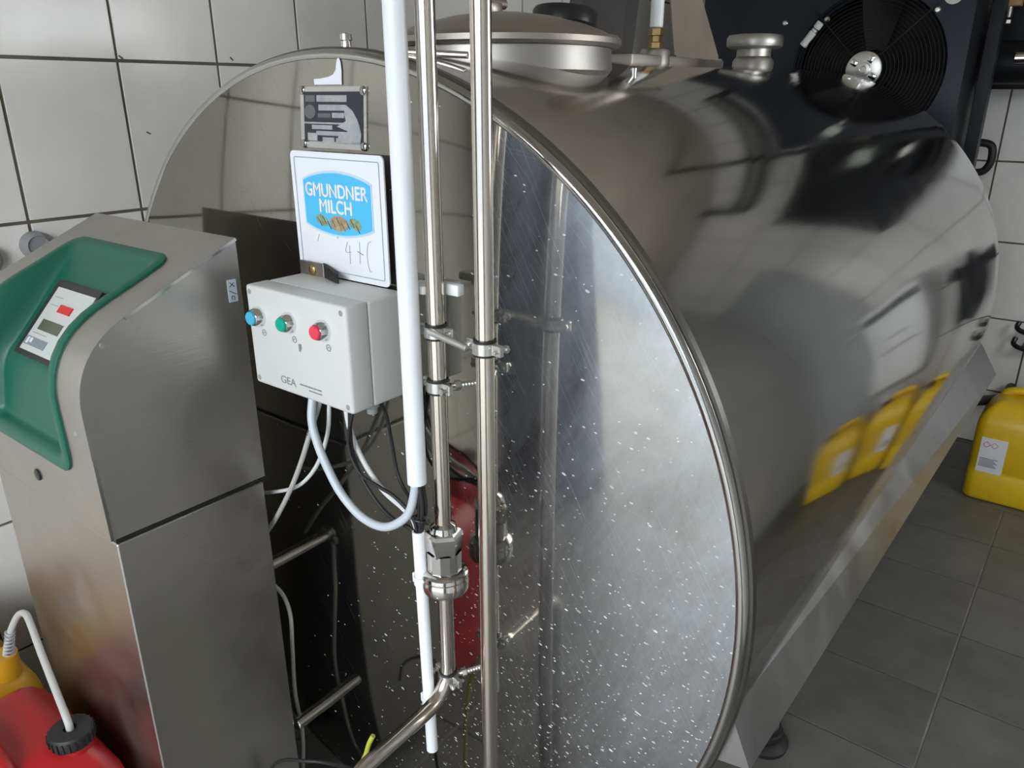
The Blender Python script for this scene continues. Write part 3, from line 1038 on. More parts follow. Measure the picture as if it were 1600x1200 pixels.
vs, fs = [], []
nl = None
for inset, r, dp, k in loops:
    L = loop_pts(inset, r)
    nl = len(L)
    vs += [green_pt(x, t, dp, k) for x, t in L]
for i in range(len(loops) - 1):
    for j in range(nl):
        j2 = (j + 1) % nl
        fs.append((i * nl + j, i * nl + j2, (i + 1) * nl + j2, (i + 1) * nl + j))
fs.append(tuple((len(loops) - 1) * nl + j for j in range(nl)))
b.add(vs, fs)
green = b.build('green_hood', M_green, cab, ang=40)
# display unit on the sunken floor
def dsp(x, s, h):
    # x across, s along the floor (metres up), h above it
    d = (fl1 - fl0).normalized()
    p = fl0 + d * s + FLN * h
    return (x, p.x, p.y)
def dsp_box(mb, x0, x1, s0, s1, h0, h1):
    vs = [dsp(x, s, h) for h in (h0, h1) for s in (s0, s1) for x in (x0, x1)]
    mb.add(vs, [(0, 1, 3, 2), (4, 6, 7, 5), (0, 4, 5, 1), (1, 5, 7, 3), (3, 7, 6, 2), (2, 6, 4, 0)])
    return mb
disp = dsp_box(MB(), -1.373, -1.226, 0.009, 0.146, -0.004, 0.010).build('display', M_bezel, cab, smooth=False)
dsp_box(MB(), -1.3585, -1.232, 0.018, 0.1335, 0.009, 0.0112).build('display_face', M_face, disp, smooth=False)
dsp_box(MB(), -1.3130, -1.2725, 0.092, 0.1055, 0.011, 0.0135).build('red_key', M_redbtn, disp, smooth=False)
dsp_box(MB(), -1.3405, -1.270, 0.056, 0.075, 0.011, 0.0120).build('screen', M_lcd, disp, smooth=False)
dsp_box(MB(), -1.3560, -1.285, 0.027, 0.0415, 0.011, 0.0120).build('badge_strip', M_bluegrey, disp, smooth=False)
t2 = MB()
dsp_box(t2, -1.350, -1.343, 0.029, 0.040, 0.0119, 0.0124)
dsp_box(t2, -1.340, -1.332, 0.032, 0.040, 0.0119, 0.0124)
t2.build('badge_mark', M_paper, disp, smooth=False)['kind'] = 'stuff'
t3 = MB()
dsp_box(t3, -1.348, -1.322, 0.1160, 0.1168, 0.011, 0.0116)
dsp_box(t3, -1.348, -1.322, 0.1010, 0.1018, 0.011, 0.0116)
dsp_box(t3, -1.350, -1.300, 0.0490, 0.0497, 0.011, 0.0116)
t3.build('printed_lines', M_ink_soft, disp, smooth=False)['kind'] = 'stuff'
# lock, screws, sticker
b = MB().lathe((-1.285, 0.4135, 0.928), (0, -1, 0), [(0.010, 0), (0.010, 0.003), (0.008, 0.004), (0, 0.004)], 20)
b.build('lock', M_black, head)
MB().lathe((CXR, 0.455, 1.178), (1, 0, 0), [(0.0042, 0), (0.004, 0.0012), (0, 0.0015)], 12).build('screw', M_socket, head)
b = MB()
for t_, x_ in ((0.165, CXR - 0.032),):
    p_, n_ = prof_at(t_), prof_n(t_)
    b.lathe((x_, p_.x, p_.y), (0, n_.x, n_.y), [(0.0045, 0), (0.004, 0.0012), (0, 0.0015)], 12)
b.build('screw', M_socket, head)
sk = MB().span((CXR - 0.0002, 0.656, 1.198), (CXR + 0.0010, 0.6715, 1.233)).build('sticker', M_sticker, head, smooth=False)
b = MB()
for (pa, pb) in (((0.660, 1.229), (0.668, 1.221)), ((0.659, 1.222), (0.667, 1.228)), ((0.658, 1.216), (0.670, 1.209)), ((0.661, 1.207), (0.661, 1.201)), ((0.666, 1.207), (0.665, 1.200)), ((0.661, 1.207), (0.666, 1.207))):
    b.tube([(CXR + 0.0012, *pa), (CXR + 0.0012, *pb)], 0.0006, 5, 0)
b.build('sticker_marks', M_ink, sk, smooth=False)
# black strip painting in the shade of the gap between head and body
MB().span((CXL + 0.010, CYF + 0.012, 0.870), (CXR - 0.008, CYB - 0.008, 0.890)).build('gap_shade', M_black, cab, smooth=False)

# ------------------------------------------------------------------ pipes in front of the tank end
PA, PW, PB = (-0.680, 0.715), (-0.704, 0.690), (-0.582, 0.698)
steel_a = thing('milk_pipe', 'vertical steel pipe with hex union, bending forward near the floor', 'pipe', (PA[0], PA[1], 0))
MB().rod((*PA, 0.865), (*PA, CZ - 0.001), 0.0122, 32).build('upper_pipe', M_pipe, steel_a)
b = MB()
pts = [(PA[0], PA[1], 0.84), (PA[0], PA[1], 0.66)]
for k in range(1, 10):
    a = k / 9 * PI / 2
    pts.append((PA[0], PA[1] - 0.055 * (1 - math.cos(a)), 0.66 - 0.055 * math.sin(a)))
pts += [(PA[0], 0.56, 0.602)]
for k in range(1, 8):
    a = k / 7 * PI / 2
    pts.append((PA[0], 0.545 - 0.055 * math.sin(a), 0.602 - 0.055 * (1 - math.cos(a))))
pts.append((PA[0], 0.490, 0.0))
b.tube(pts, 0.0118, 28, 0)
b.build('lower_pipe', M_pipe, steel_a)
b = MB()
b.lathe((*PA, 0.870), (0, 0, 1), [(0.015, 0.040), (0.020, 0.038), (0.026, 0.034), (0.0290, 0.029), (0.0290, 0.010), (0.0275, 0.005), (0.0270, 0.0)], 6, 0.3)
b.build('hex_nut', M_fit, steel_a, ang=20)
b = MB()
b.lathe((*PA, 0.832), (0, 0, 1), [(0.0262, 0.040), (0.0262, 0.0), (0.013, -0.004)], 12)
b.lathe((*PA, 0.886), (0, 0, 1), [(0.0122, 0.032), (0.0185, 0.028), (0.021, 0.020), (0.021, 0.0)], 32)
b.build('union_body', M_fit, steel_a, ang=20)
b = MB()
b.lathe((*PA, 0.808), (0, 0, 1), [(0.0118, -0.008), (0.028, -0.006), (0.0345, -0.002), (0.0360, 0.002), (0.0360, 0.015), (0.0345, 0.018), (0.0345, 0.0205), (0.0360, 0.0225), (0.0350, 0.028), (0.031, 0.031), (0.0262, 0.032)], 44)
b.build('ring_nut', M_fit, steel_a)

steel_b = thing('rinse_pipe', 'plain vertical steel pipe, the rightmost of the upright pipes', 'pipe', (PB[0], PB[1], 0))
MB().rod((*PB, 0.0), (*PB, CZ - 0.001), 0.0120, 32).build('tube', M_pipe, steel_b)

cond_a = thing('cable_conduit', 'thick white plastic conduit hanging beside the control box', 'conduit', (PW[0], PW[1], 0.98))
b = MB()
b.lathe((*PW, 0.985), (0, 0, 1), [(0.0115, 0.02), (0.0115, 0.0), (0.0138, 0.0), (0.0138, CZ - 0.986), (0.0115, CZ - 0.986)], 32)
b.build('tube', M_conduit, cond_a)
b = MB()
b.box((PW[0] + 0.030, PW[1] + 0.048, 1.262), (0.040, 0.014, 0.016), 0.003)
b.box((PW[0] - 0.004, PW[1] + 0.030, 1.262), (0.034, 0.030, 0.012), 0.003)
b.build('wall_clip', M_white_plastic, cond_a)
cond_b = thing('thin_conduit', 'thinner white conduit running down below the black cable bundle', 'conduit', (-0.702, 0.69, 0.49))
b = MB()
c0, c1 = Vector((-0.7065, 0.690, 0.905)), Vector((-0.6985, 0.690, 0.497))
d_ = c1 - c0
b.lathe(c0, d_, [(0.0070, 0.02), (0.0070, 0), (0.0092, 0), (0.0092, d_.length), (0.0070, d_.length), (0.0070, d_.length - 0.02)], 28)
b.build('tube', M_conduit, cond_b)
for z_, s_ in ((0.822, 1), (0.598, 1)):
    b = MB()
    cx_ = c0.x + (c0.z - z_) / (c0.z - c1.z) * (c1.x - c0.x)
    b.lathe((cx_, 0.690, z_ - 0.007), (0, 0, 1), [(0.0094, 0), (0.0112, 0), (0.0112, 0.014), (0.0094, 0.014)], 24)
    b.box((cx_ - 0.012, 0.692, z_), (0.006, 0.012, 0.016), 0.001)
    b.box((cx_ + 0.012, 0.704, z_), (0.012, 0.018, 0.012), 0.002)
    b.build('clip', M_conduit, cond_b)

def pipe_clamp(name, label, c, R, screw_dir, stud=None, ears=True, group=None):
    t = thing(name, label, 'clamp', c, group)
    x, y, z = c
    MB().lathe((x, y, z - 0.0105), (0, 0, 1), [(R, 0), (R + 0.0026, 0), (R + 0.0026, 0.021), (R, 0.021)], 32).build('rubber_liner', M_rubber, t)
    MB().lathe((x, y, z - 0.0075), (0, 0, 1), [(R + 0.0024, 0), (R + 0.0042, 0.0004), (R + 0.0042, 0.0146), (R + 0.0024, 0.015)], 32).build('band', M_zinc, t)
    d = Vector(screw_dir).normalized()
    if ears:
        for sgn in (1, -1):
            p = Vector(c) + d * (R + 0.010) * sgn
            b = MB()
            rot_ = Matrix.Rotation(math.atan2(d.y, d.x), 3, 'Z')
            b.box(p, (0.015, 0.0075, 0.014), 0.0008, 1, rot_)
            n_ = Vector((-d.y, d.x, 0))
            b.rod(p + n_ * 0.010 + d * sgn * 0.003, p - n_ * 0.012 + d * sgn * 0.003, 0.0028, 10)
            b.lathe(p - n_ * 0.010 + d * sgn * 0.003, -n_, [(0, 0), (0.0052, 0), (0.0052, 0.004), (0, 0.0042)], 6)
            b.build('clamp_ear', M_zinc, t, smooth=False)
    if stud:
        p0, p1 = stud
        L = (Vector(p1) - Vector(p0)).length
        prof_, h = [(0, 0)], 0.0
        while h < L - 0.002:
            prof_ += [(0.0044, h), (0.0036, h + 0.0022)]
            h += 0.0044
        prof_ += [(0.0036, L), (0, L)]
        MB().lathe(p0, Vector(p1) - Vector(p0), prof_, 12).lathe(Vector(p0).lerp(Vector(p1), 0.12), Vector(p1) - Vector(p0), [(0, 0), (0.0075, 0), (0.0075, 0.007), (0, 0.007)], 6).build('threaded_stud', M_zinc, t)
    return t

pipe_clamp('pipe_clamp', 'zinc pipe clamp with rubber liner around the union pipe, upper one', (PA[0], PA[1], 1.208), 0.0122, (1, 0.1, 0))
pipe_clamp('pipe_clamp', 'zinc pipe clamp around the plain right-hand steel pipe', (PB[0], PB[1], 1.209), 0.0120, (-1, 0.1, 0))
pipe_clamp('pipe_clamp', 'zinc pipe clamp with threaded stud, just below the linking rod', (PA[0], PA[1], 1.131), 0.0122, (1, -0.2, 0), ((PA[0] + 0.016, PA[1] + 0.008, 1.131), (PA[0] + 0.042, 0.766, 1.131)))
pipe_clamp('pipe_clamp', 'lowest zinc pipe clamp, above the bend of the steel pipe', (PA[0], PA[1], 0.640), 0.0118, (1, -0.15, 0), ((PA[0] + 0.010, PA[1] + 0.012, 0.640), (PA[0] + 0.034, 0.766, 0.642)))
b = MB().rod((PA[0] + 0.004, PA[1] - 0.017, 1.212), (PB[0] - 0.020, PB[1] - 0.010, 1.206), 0.0048, 16)
tag(b.build('link_rod', M_zinc), 'short zinc rod linking the two upper pipe clamps', 'rod')

# ------------------------------------------------------------------ cables and hoses
def cable(name, label, cat, pts, r, mat, n=12):
    o = MB().tube(pts, r, n, 6).build(name, mat)
    return tag(o, label, cat)
cable('grey_hose', 'thick blue-grey hose looping from control box up into the white conduit', 'hose',
      [(-0.921, 0.690, 1.075), (-0.912, 0.675, 1.034), (-0.897, 0.670, 1.0), (-0.874, 0.668, 0.963), (-0.846, 0.668, 0.928), (-0.805, 0.670, 0.902), (-0.759, 0.674, 0.900), (-0.721, 0.682, 0.928), (-0.7085, 0.688, 0.967), (-0.7075, 0.690, 1.0), (-0.7075, 0.690, 1.03)], 0.0066, M_hose, 16)
pc = thing('printed_cable', 'grey cable with dark print running down behind the washing cabinet', 'cable', (-0.955, 0.70, 1.07))
MB().tube([(-0.915, 0.70, 1.075), (-0.917, 0.695, 1.050), (-0.938, 0.692, 1.005), (-0.972, 0.692, 0.939), (-1.017, 0.694, 0.867), (-1.076, 0.700, 0.791), (-1.124, 0.705, 0.736), (-1.18, 0.71, 0.66)], 0.0042, 12, 6).build('sheath', M_cable_grey, pc)
b = MB()
for k in range(11):
    t_ = k / 11
    a_, c_ = Vector((-0.924, 0.6905, 1.034)), Vector((-0.946, 0.6882, 0.990))
    p_ = a_.lerp(c_, t_)
    b.box(p_ + Vector((0.0008 * (k % 3 - 1), -0.0012, 0)), (0.0042, 0.0010 + 0.0006 * (k % 2), 0.0016), rot=Matrix.Rotation(-0.4, 3, 'Y'))
b.build('print', M_ink, pc, smooth=False)
cable('white_cable', 'thin pale cable curving behind the printed one to the cabinet', 'cable',
      [(-0.905, 0.71, 1.075), (-0.906, 0.706, 1.049), (-0.917, 0.706, 0.996), (-0.953, 0.706, 0.929), (-1.012, 0.708, 0.872), (-1.091, 0.71, 0.833), (-1.142, 0.71, 0.816), (-1.2, 0.71, 0.806)], 0.0034, M_cable_white)
cable('flat_white_cable', 'white cable with black stripe hanging to the thin conduit', 'cable',
      [(-0.868, 0.71, 1.08), (-0.866, 0.706, 1.053), (-0.853, 0.702, 1.014), (-0.825, 0.700, 0.974), (-0.786, 0.698, 0.943), (-0.743, 0.696, 0.928), (-0.718, 0.694, 0.915), (-0.7085, 0.692, 0.885)], 0.0043, M_cable_white)
cable('black_cable', 'black cable sagging lowest beneath the control box', 'cable',
      [(-0.842, 0.70, 1.08), (-0.840, 0.692, 1.063), (-0.841, 0.69, 1.0), (-0.823, 0.69, 0.956), (-0.791, 0.69, 0.923), (-0.757, 0.688, 0.908), (-0.728, 0.688, 0.906), (-0.711, 0.689, 0.900), (-0.7075, 0.690, 0.88)], 0.0032, M_rubber)
cable('black_cable', 'second black cable, crossing over the white striped cable', 'cable',
      [(-0.832, 0.70, 1.08), (-0.830, 0.690, 1.065), (-0.841, 0.684, 1.011), (-0.822, 0.684, 0.968), (-0.781, 0.685, 0.956), (-0.748, 0.687, 0.948), (-0.716, 0.689, 0.925), (-0.706, 0.690, 0.89)], 0.0028, M_rubber)
cable('black_cable', 'black cable arching behind the others near the tank end', 'cable',
      [(-0.800, 0.715, 1.08), (-0.797, 0.725, 1.050), (-0.800, 0.735, 1.0), (-0.79, 0.735, 0.95), (-0.755, 0.725, 0.925), (-0.715, 0.705, 0.925), (-0.7035, 0.692, 0.892)], 0.0028, M_rubber)
bun = thing('cable_bundle', 'black cables bundled between the two white conduits, tied in a knot', 'cable', (-0.703, 0.69, 0.90))
for dx, dy, bow in ((0.0035, -0.002, 0.004), (-0.001, 0.003, -0.003), (0.0022, 0.004, 0.006)):
    MB().tube([(-0.7000 + dx, 0.690 + dy, 1.02), (-0.7000 + dx, 0.690 + dy, 0.985), (-0.7005 + dx + bow, 0.689 + dy, 0.945), (-0.7045 + dx * 0.8, 0.690 + dy * 0.8, 0.905), (-0.7055 + dx * 0.8, 0.690 + dy * 0.8, 0.87)], 0.0030, 10, 6).build('strand', M_rubber, bun)
b = MB().torus((-0.7015, 0.690, 0.928), (0.1, 0, 1), 0.0085, 0.0022, 20, 8)
b.torus((-0.690, 0.688, 0.930), (0, 1, 0.3), 0.008, 0.0016, 20, 8)
b.tube([(-0.694, 0.688, 0.93), (-0.685, 0.684, 0.938), (-0.678, 0.684, 0.930)], 0.0016, 8, 4)
b.build('tie', M_black, bun)
cable('stub_cable', 'grey cable from the upper stub down along the cabinet edge', 'cable',
      [(-1.122, 0.690, 0.658), (-1.112, 0.694, 0.642), (-1.098, 0.708, 0.610), (-1.093, 0.715, 0.561), (-1.104, 0.718, 0.477), (-1.120, 0.722, 0.357), (-1.116, 0.725, 0.25), (-1.13, 0.72, 0.12), (-1.15, 0.70, 0.004)], 0.0040, M_cable_grey)
cable('floor_cable', 'thin black cable passing in front of the cabinet foot', 'cable',
      [(-1.052, 0.60, 0.26), (-1.035, 0.60, 0.315), (-0.99, 0.60, 0.360), (-0.937, 0.605, 0.388), (-0.90, 0.63, 0.385), (-0.87, 0.68, 0.33), (-0.86, 0.70, 0.20), (-0.86, 0.70, 0.004)], 0.0032, M_rubber)
cable('earth_wire', 'short yellow-green earth wire curling beside the pipe bend', 'wire',
      [(-0.766, 0.625, 0.535), (-0.772, 0.62, 0.518), (-0.784, 0.62, 0.485), (-0.806, 0.62, 0.436), (-0.82, 0.63, 0.35), (-0.82, 0.66, 0.15), (-0.82, 0.68, 0.004)], 0.0040, M_yellowgreen)

# ------------------------------------------------------------------ jerrycans
def can_body(w_, d_, h_, r, sh):
    # rounded-square column with sloping shoulders; local, base at z=0
    def ring(hx, hy, rr, n=6):
        out = []
        for qx, qy, a0 in ((1, 1, 0), (-1, 1, 90), (-1, -1, 180), (1, -1, 270)):
            for k in range(n + 1):
                a = math.radians(a0 + 90 * k / n)
                out.append((qx * (hx - rr) + rr * math.cos(a), qy * (hy - rr) + rr * math.sin(a)))
        return out
    hx, hy = w_ / 2, d_ / 2
    lv = [(0.0, -0.016), (0.004, -0.006), (0.016, 0.0), (h_ * 0.30, 0.0), (h_ * 0.32, -0.003), (h_ * 0.335, 0.0), (h_ - sh - 0.02, 0.0), (h_ - sh, -0.004), (h_ - sh * 0.55, -0.022), (h_ - sh * 0.25, -0.042), (h_ - sh * 0.10, -0.056), (h_ - sh * 0.05, -0.075)]
    vs, fs = [], []
    n = None
    for z, gr in lv:
        rg = ring(hx + gr, hy + gr, max(0.012, r + gr * 0.6))
        n = len(rg)
        vs += [(x, y, z) for x, y in rg]
    for i in range(len(lv) - 1):
        for k in range(n):
            k2 = (k + 1) % n
            fs.append((i * n + k, i * n + k2, (i + 1) * n + k2, (i + 1) * n + k))
    fs.append(tuple(range(n))[::-1])
    fs.append(tuple((len(lv) - 1) * n + k for k in range(n)))
    return vs, fs

def jerrycan(name, label, loc, rot, w_, d_, h_, mat, group=None, label_plate=False, cap_mat=None, cap_xy=None, cap_r=0.03, handle_y=0.0, sh=0.075):
    t = thing(name, label, 'canister', (0, 0, 0), group)
    vs, fs = can_body(w_, d_, h_, 0.04, sh)
    MB().add(vs, fs).build('body', mat, t, ang=50)
    # carrying handle: an arched grip across the top
    hb = MB()
    zt = h_ - sh * 0.10
    hb.tube([(-w_ * 0.30, handle_y, zt - 0.012), (-w_ * 0.27, handle_y, zt + 0.006), (-w_ * 0.16, handle_y, zt + 0.018), (0, handle_y, zt + 0.020), (w_ * 0.16, handle_y, zt + 0.018), (w_ * 0.27, handle_y, zt + 0.006), (w_ * 0.30, handle_y, zt - 0.012)], 0.0165, 12, 5)
    hb.build('handle', mat, t, ang=60)
    cx_, cy_ = cap_xy if cap_xy else (w_ * 0.26, -d_ * 0.22)
    b = MB().lathe((cx_, cy_, h_ - sh * 0.6), (0, 0, 1), [(0, 0), (cap_r * 0.85, 0), (cap_r * 0.85, sh * 0.55), (0, sh * 0.55)], 28)
    b.build('neck', mat, t)
    if cap_mat:
        pf_ = [(0, 0), (cap_r, 0), (cap_r * 1.02, 0.003), (cap_r * 1.02, 0.020), (cap_r * 0.94, 0.024), (cap_r * 0.3, 0.024), (cap_r * 0.25, 0.018), (0, 0.018)]
        b = MB().lathe((cx_, cy_, h_ - sh * 0.6 + sh * 0.45), (0, 0, 1), pf_, 36)
        cp = b.build('cap', cap_mat, t)
        b = MB()
        for k in range(24):
            a = 2 * PI * k / 24
            b.box((cx_ + cap_r * 1.03 * math.cos(a), cy_ + cap_r * 1.03 * math.sin(a), h_ - sh * 0.15 + 0.011), (0.003, 0.003, 0.018), rot=Matrix.Rotation(a, 3, 'Z'))
        b.build('cap_grip', cap_mat, cp, smooth=False)['kind'] = 'stuff'
    if label_plate:
        lp = MB().span((-w_ / 2 + 0.030, -d_ / 2 - 0.0012, 0.125), (-w_ / 2 + 0.118, -d_ / 2 + 0.0008, 0.268)).build('paper_label', M_paper, t, smooth=False)
        b = MB()
        x0_ = -w_ / 2 + 0.036
        for k in range(7):
            b.span((x0_, -d_ / 2 - 0.0016, 0.148 + 0.0055 * k), (x0_ + 0.062 - 0.006 * (k % 3), -d_ / 2 - 0.0010, 0.151 + 0.0055 * k))
        b.build('label_text', M_ink_soft, lp, smooth=False)
        b = MB()
        for ox in (0.0, 0.026):
            c_ = (x0_ + 0.014 + ox, -d_ / 2 - 0.0014, 0.240)
            s_ = 0.012
            q = [(c_[0], c_[1], c_[2] + s_), (c_[0] + s_, c_[1], c_[2]), (c_[0], c_[1], c_[2] - s_), (c_[0] - s_, c_[1], c_[2])]
            for i in range(4):
                b.tube([q[i], q[(i + 1) % 4]], 0.0011, 5, 0)
        b.build('hazard_mark', M_hazard, lp, smooth=False)
    t.location = loc
    t.rotation_euler = (0, 0, rot)
    return t

def copy_tree(o, parent=None):
    c = o.copy()
    COL.objects.link(c)
    c.parent = parent
    for ch in list(o.children):
        copy_tree(ch, c)
    return c

can1 = jerrycan('jerrycan', 'yellow plastic jerrycan with white hazard label by the tiled back wall', (-0.105, 3.385, 0), 0, 0.295, 0.25, 0.410, M_yellow, 'yellow jerrycans along the back wall', True, M_black, (0.085, -0.01), 0.030, 0.045)
for (x, y, a, lb) in ((0.215, 3.42, 0.05, 'second yellow jerrycan from the tank, beside the labelled one'), (0.545, 3.36, -0.08, 'third yellow jerrycan, standing before the grey door')):
    c = copy_tree(can1)
    c.location = (x, y, 0)
    c.rotation_euler = (0, 0, a)
    c['label'] = lb
jerrycan('canister', 'big amber yellow canister wedged between cabinet and left wall', (-1.622, 0.262, 0), 0, 0.345, 0.27, 0.515, M_amber, None, False, None, (0.135, 0.085), 0.030, -0.03, 0.085)
jerrycan('canister', 'big red canister with black screw cap before the washing cabinet', (-1.290, 0.262, 0), 0, 0.315, 0.275, 0.500, M_red, None, False, M_rubber, (0.092, 0.080), 0.034, -0.02, 0.085)
jerrycan('canister', 'red canister standing against the left wall behind the viewer', (-1.735, -0.40, 0), 0.1, 0.19, 0.17, 0.27, M_red_dark, None, False, M_rubber, None, 0.034, 0.0, 0.09)
lance = thing('suction_hose', 'grey suction hose leading from the red canister cap to the amber one', 'hose', (-1.2, 0.332, 0.55))
MB().tube([(-1.198, 0.342, 0.505), (-1.204, 0.343, 0.525), (-1.26, 0.353, 0.552), (-1.33, 0.366, 0.582), (-1.395, 0.379, 0.609), (-1.420, 0.382, 0.614), (-1.447, 0.378, 0.600), (-1.466, 0.366, 0.565), (-1.480, 0.354, 0.520), (-1.487, 0.348, 0.475)], 0.0062, 12, 6).build('tube', M_cable_grey, lance)
b = MB()
for k in range(9):
    b.torus((-1.468 - 0.0016 * k, 0.364 - 0.0013 * k, 0.560 - 0.008 * k), (0.3, 0.2, 1), 0.0072, 0.0022, 14, 6)
b.build('spring', M_socket, lance)

# ------------------------------------------------------------------ condensing unit behind the tank
UX0, UX1, UY0, UY1, UZ0, UZ1 = -1.445, -0.500, 3.10, 3.62, 1.315, 2.02
FX, FZ, FR = -0.812, 1.587, 0.258
unit = thing('condensing_unit', 'black condensing unit with round fan opening above the tank end', 'cooler', ((UX0 + UX1) / 2, (UY0 + UY1) / 2, 0))
# front panel with a round opening
def holed_panel(x0, x1, z0, z1, y, cx, cz, r, n=64):
    b = MB()
    vs, fs = [], []
    for k in range(n):
        a = 2 * PI * k / n
        ca, sa = math.cos(a), math.sin(a)
        t_ = min(((x1 - cx) / ca) if ca > 1e-9 else ((x0 - cx) / ca) if ca < -1e-9 else 1e9,
                 ((z1 - cz) / sa) if sa > 1e-9 else ((z0 - cz) / sa) if sa < -1e-9 else 1e9)
        vs += [(cx + r * ca, y, cz + r * sa), (cx + t_ * ca, y, cz + t_ * sa), (cx + (r - 0.012) * ca, y + 0.05, cz + (r - 0.012) * sa)]
    for k in range(n):
        k2 = (k + 1) % n
        fs.append((3 * k, 3 * k2, 3 * k2 + 1, 3 * k + 1))
        fs.append((3 * k, 3 * k + 2, 3 * k2 + 2, 3 * k2))
    # corners
    for X_, Z_ in ((x0, z0), (x1, z0), (x0, z1), (x1, z1)):
        a = math.atan2(Z_ - cz, X_ - cx) % (2 * PI)
        k = int(a / (2 * PI / n))
        i = len(vs)
        vs.append((X_, y, Z_))
        fs.append((3 * k + 1, 3 * ((k + 1) % n) + 1, i))
    b.add(vs, fs)
    return b
holed_panel(UX0, UX1, UZ0, UZ1, UY0, FX, FZ, FR).build('front_panel', M_navy, unit, ang=30)
b = MB()
b.span((UX0, UY0 + 0.002, UZ0), (UX0 + 0.012, UY1, UZ1))
b.span((UX1 - 0.012, UY0 + 0.002, UZ0), (UX1, UY1, UZ1))
b.span((UX0, UY0 + 0.002, UZ1 - 0.012), (UX1, UY1, UZ1))
b.span((UX0, UY0 + 0.002, UZ0), (UX1, UY1, UZ0 + 0.012))
b.span((UX0, UY1 - 0.012, UZ0), (UX1, UY1, UZ1))
b.build('casing', M_dark, unit, smooth=False)
MB().span((UX0 + 0.02, UY0 + 0.16, UZ0 + 0.02), (UX1 - 0.02, UY0 + 0.30, UZ1 - 0.02)).build('coil_block', M_coil, unit, smooth=False)
for k in range(5):
    a0 = 2 * PI * k / 5 + 0.3
    vs, fs = [], []
    for i in range(7):
        r_ = 0.07 + 0.17 * i / 6
        for s_, dy in ((-0.30, 0.035), (0.0, 0.012), (0.30, -0.02)):
            a = a0 + s_ * (1.15 - 0.25 * i / 6)
            vs.append((FX + r_ * math.cos(a), UY0 + 0.085 + dy, FZ + r_ * math.sin(a)))
    for i in range(6):
        for j in range(2):
            fs.append((i * 3 + j, i * 3 + j + 1, i * 3 + 4 + j, i * 3 + 3 + j))
    MB().add(vs, fs).build('fan_blade', M_coil, unit)
# wire guard
b = MB()
r_ = 0.075
while r_ < FR + 0.004:
    b.torus((FX, UY0 - 0.012 - 0.014 * (1 - r_ / FR), FZ), AX, r_, 0.0014, 56, 5)
    r_ += 0.0125
for k in range(4):
    a = PI / 4 + k * PI / 2
    b.tube([(FX + 0.05 * math.cos(a), UY0 - 0.024, FZ + 0.05 * math.sin(a)), (FX + 0.15 * math.cos(a), UY0 - 0.020, FZ + 0.15 * math.sin(a)), (FX + (FR + 0.03) * math.cos(a), UY0 - 0.006, FZ + (FR + 0.03) * math.sin(a))], 0.0026, 6, 3)
b.build('wire_guard', M_coil, unit)
hub = MB().lathe((FX, UY0 - 0.018, FZ), (0, -1, 0), [(0.058, 0), (0.060, 0.003), (0.060, 0.008), (0.056, 0.010), (0.024, 0.011), (0.022, 0.015), (0.012, 0.016), (0.010, 0.013), (0, 0.013)], 40).build('hub_plate', M_zinc, unit)
for k in range(4):
    a = PI / 4 + k * PI / 2 + 0.2
    MB().box((FX + 0.041 * math.cos(a), UY0 - 0.030, FZ + 0.041 * math.sin(a)), (0.026, 0.006, 0.020), 0.003, 2, Matrix.Rotation(-a, 3, 'Y')).build('hub_lug', M_chrome, hub)
# sight glass pill, bolts, label
b = MB()
pa, pb = Vector((-1.040, UY0 - 0.010, 1.672)), Vector((-0.985, UY0 - 0.010, 1.748))
dd = (pb - pa).normalized()
b.rod(pa, pa.lerp(pb, 0.60), 0.0135)
b.lathe(pa.lerp(pb, 0.62), dd, [(0, 0), (0.011, 0), (0.011, 0.008), (0, 0.008)], 16)
b.rod(pa.lerp(pb, 0.74), pb, 0.0135)
b.build('fuse_holder', M_white_plastic, unit)
for px, pz in ((-1.118, 1.752), (-0.968, 1.758), (-0.612, 1.768), (-0.56, 1.40)):
    MB().lathe((px, UY0 + 0.001, pz), (0, -1, 0), [(0.010, 0), (0.010, 0.004), (0.007, 0.008), (0, 0.009)], 12).build('bolt', M_zinc, unit)
MB().lathe((-0.570, UY0 + 0.001, 1.812), (0, -1, 0), [(0.030, 0), (0.030, 0.0015), (0, 0.0018)], 28).build('round_label', M_round_label, unit)
# stand
for px in (UX0 + 0.03, UX1 - 0.03):
    for py in (UY0 + 0.05, UY1 - 0.05):
        MB().span((px - 0.02, py - 0.02, 0.0), (px + 0.02, py + 0.02, UZ0)).build('leg', M_dark, unit, smooth=False)

# black steel post and switch board to the right of the unit
b = MB().span((-0.486, 3.30, 0.0), (-0.444, 3.36, CZ - 0.005), 0.002, 1)
tag(b.build('steel_post', M_dark, smooth=False), 'black steel post between the condensing unit and pipework', 'post')
board = thing('compressor_rack', 'black compressor housing with brass valve up on the back wall', 'cooler', (-0.25, 3.75, 1.52))
MB().span((-0.49, 3.63, 1.525), (0.12, BY - 0.012, 2.10), 0.004, 1).build('housing', M_dark, board, smooth=False)
b = MB()
b.lathe((-0.56, 3.56, 1.615), (1, 0, 0), [(0, 0), (0.055, 0), (0.075, 0.02), (0.075, 0.30), (0.055, 0.32), (0, 0.32)], 32)
b.build('receiver', M_dark, board)
MB().lathe((-0.405, 3.485, 1.628), (1, 0, 0), [(0, 0), (0.022, 0), (0.022, 0.05), (0, 0.05)], 24).build('silver_ferrule', M_fit, board)
b = MB()
b.box((-0.470, 3.60, 1.845), (0.075, 0.05, 0.075), 0.004)
b.build('valve_coil', M_tan, board)
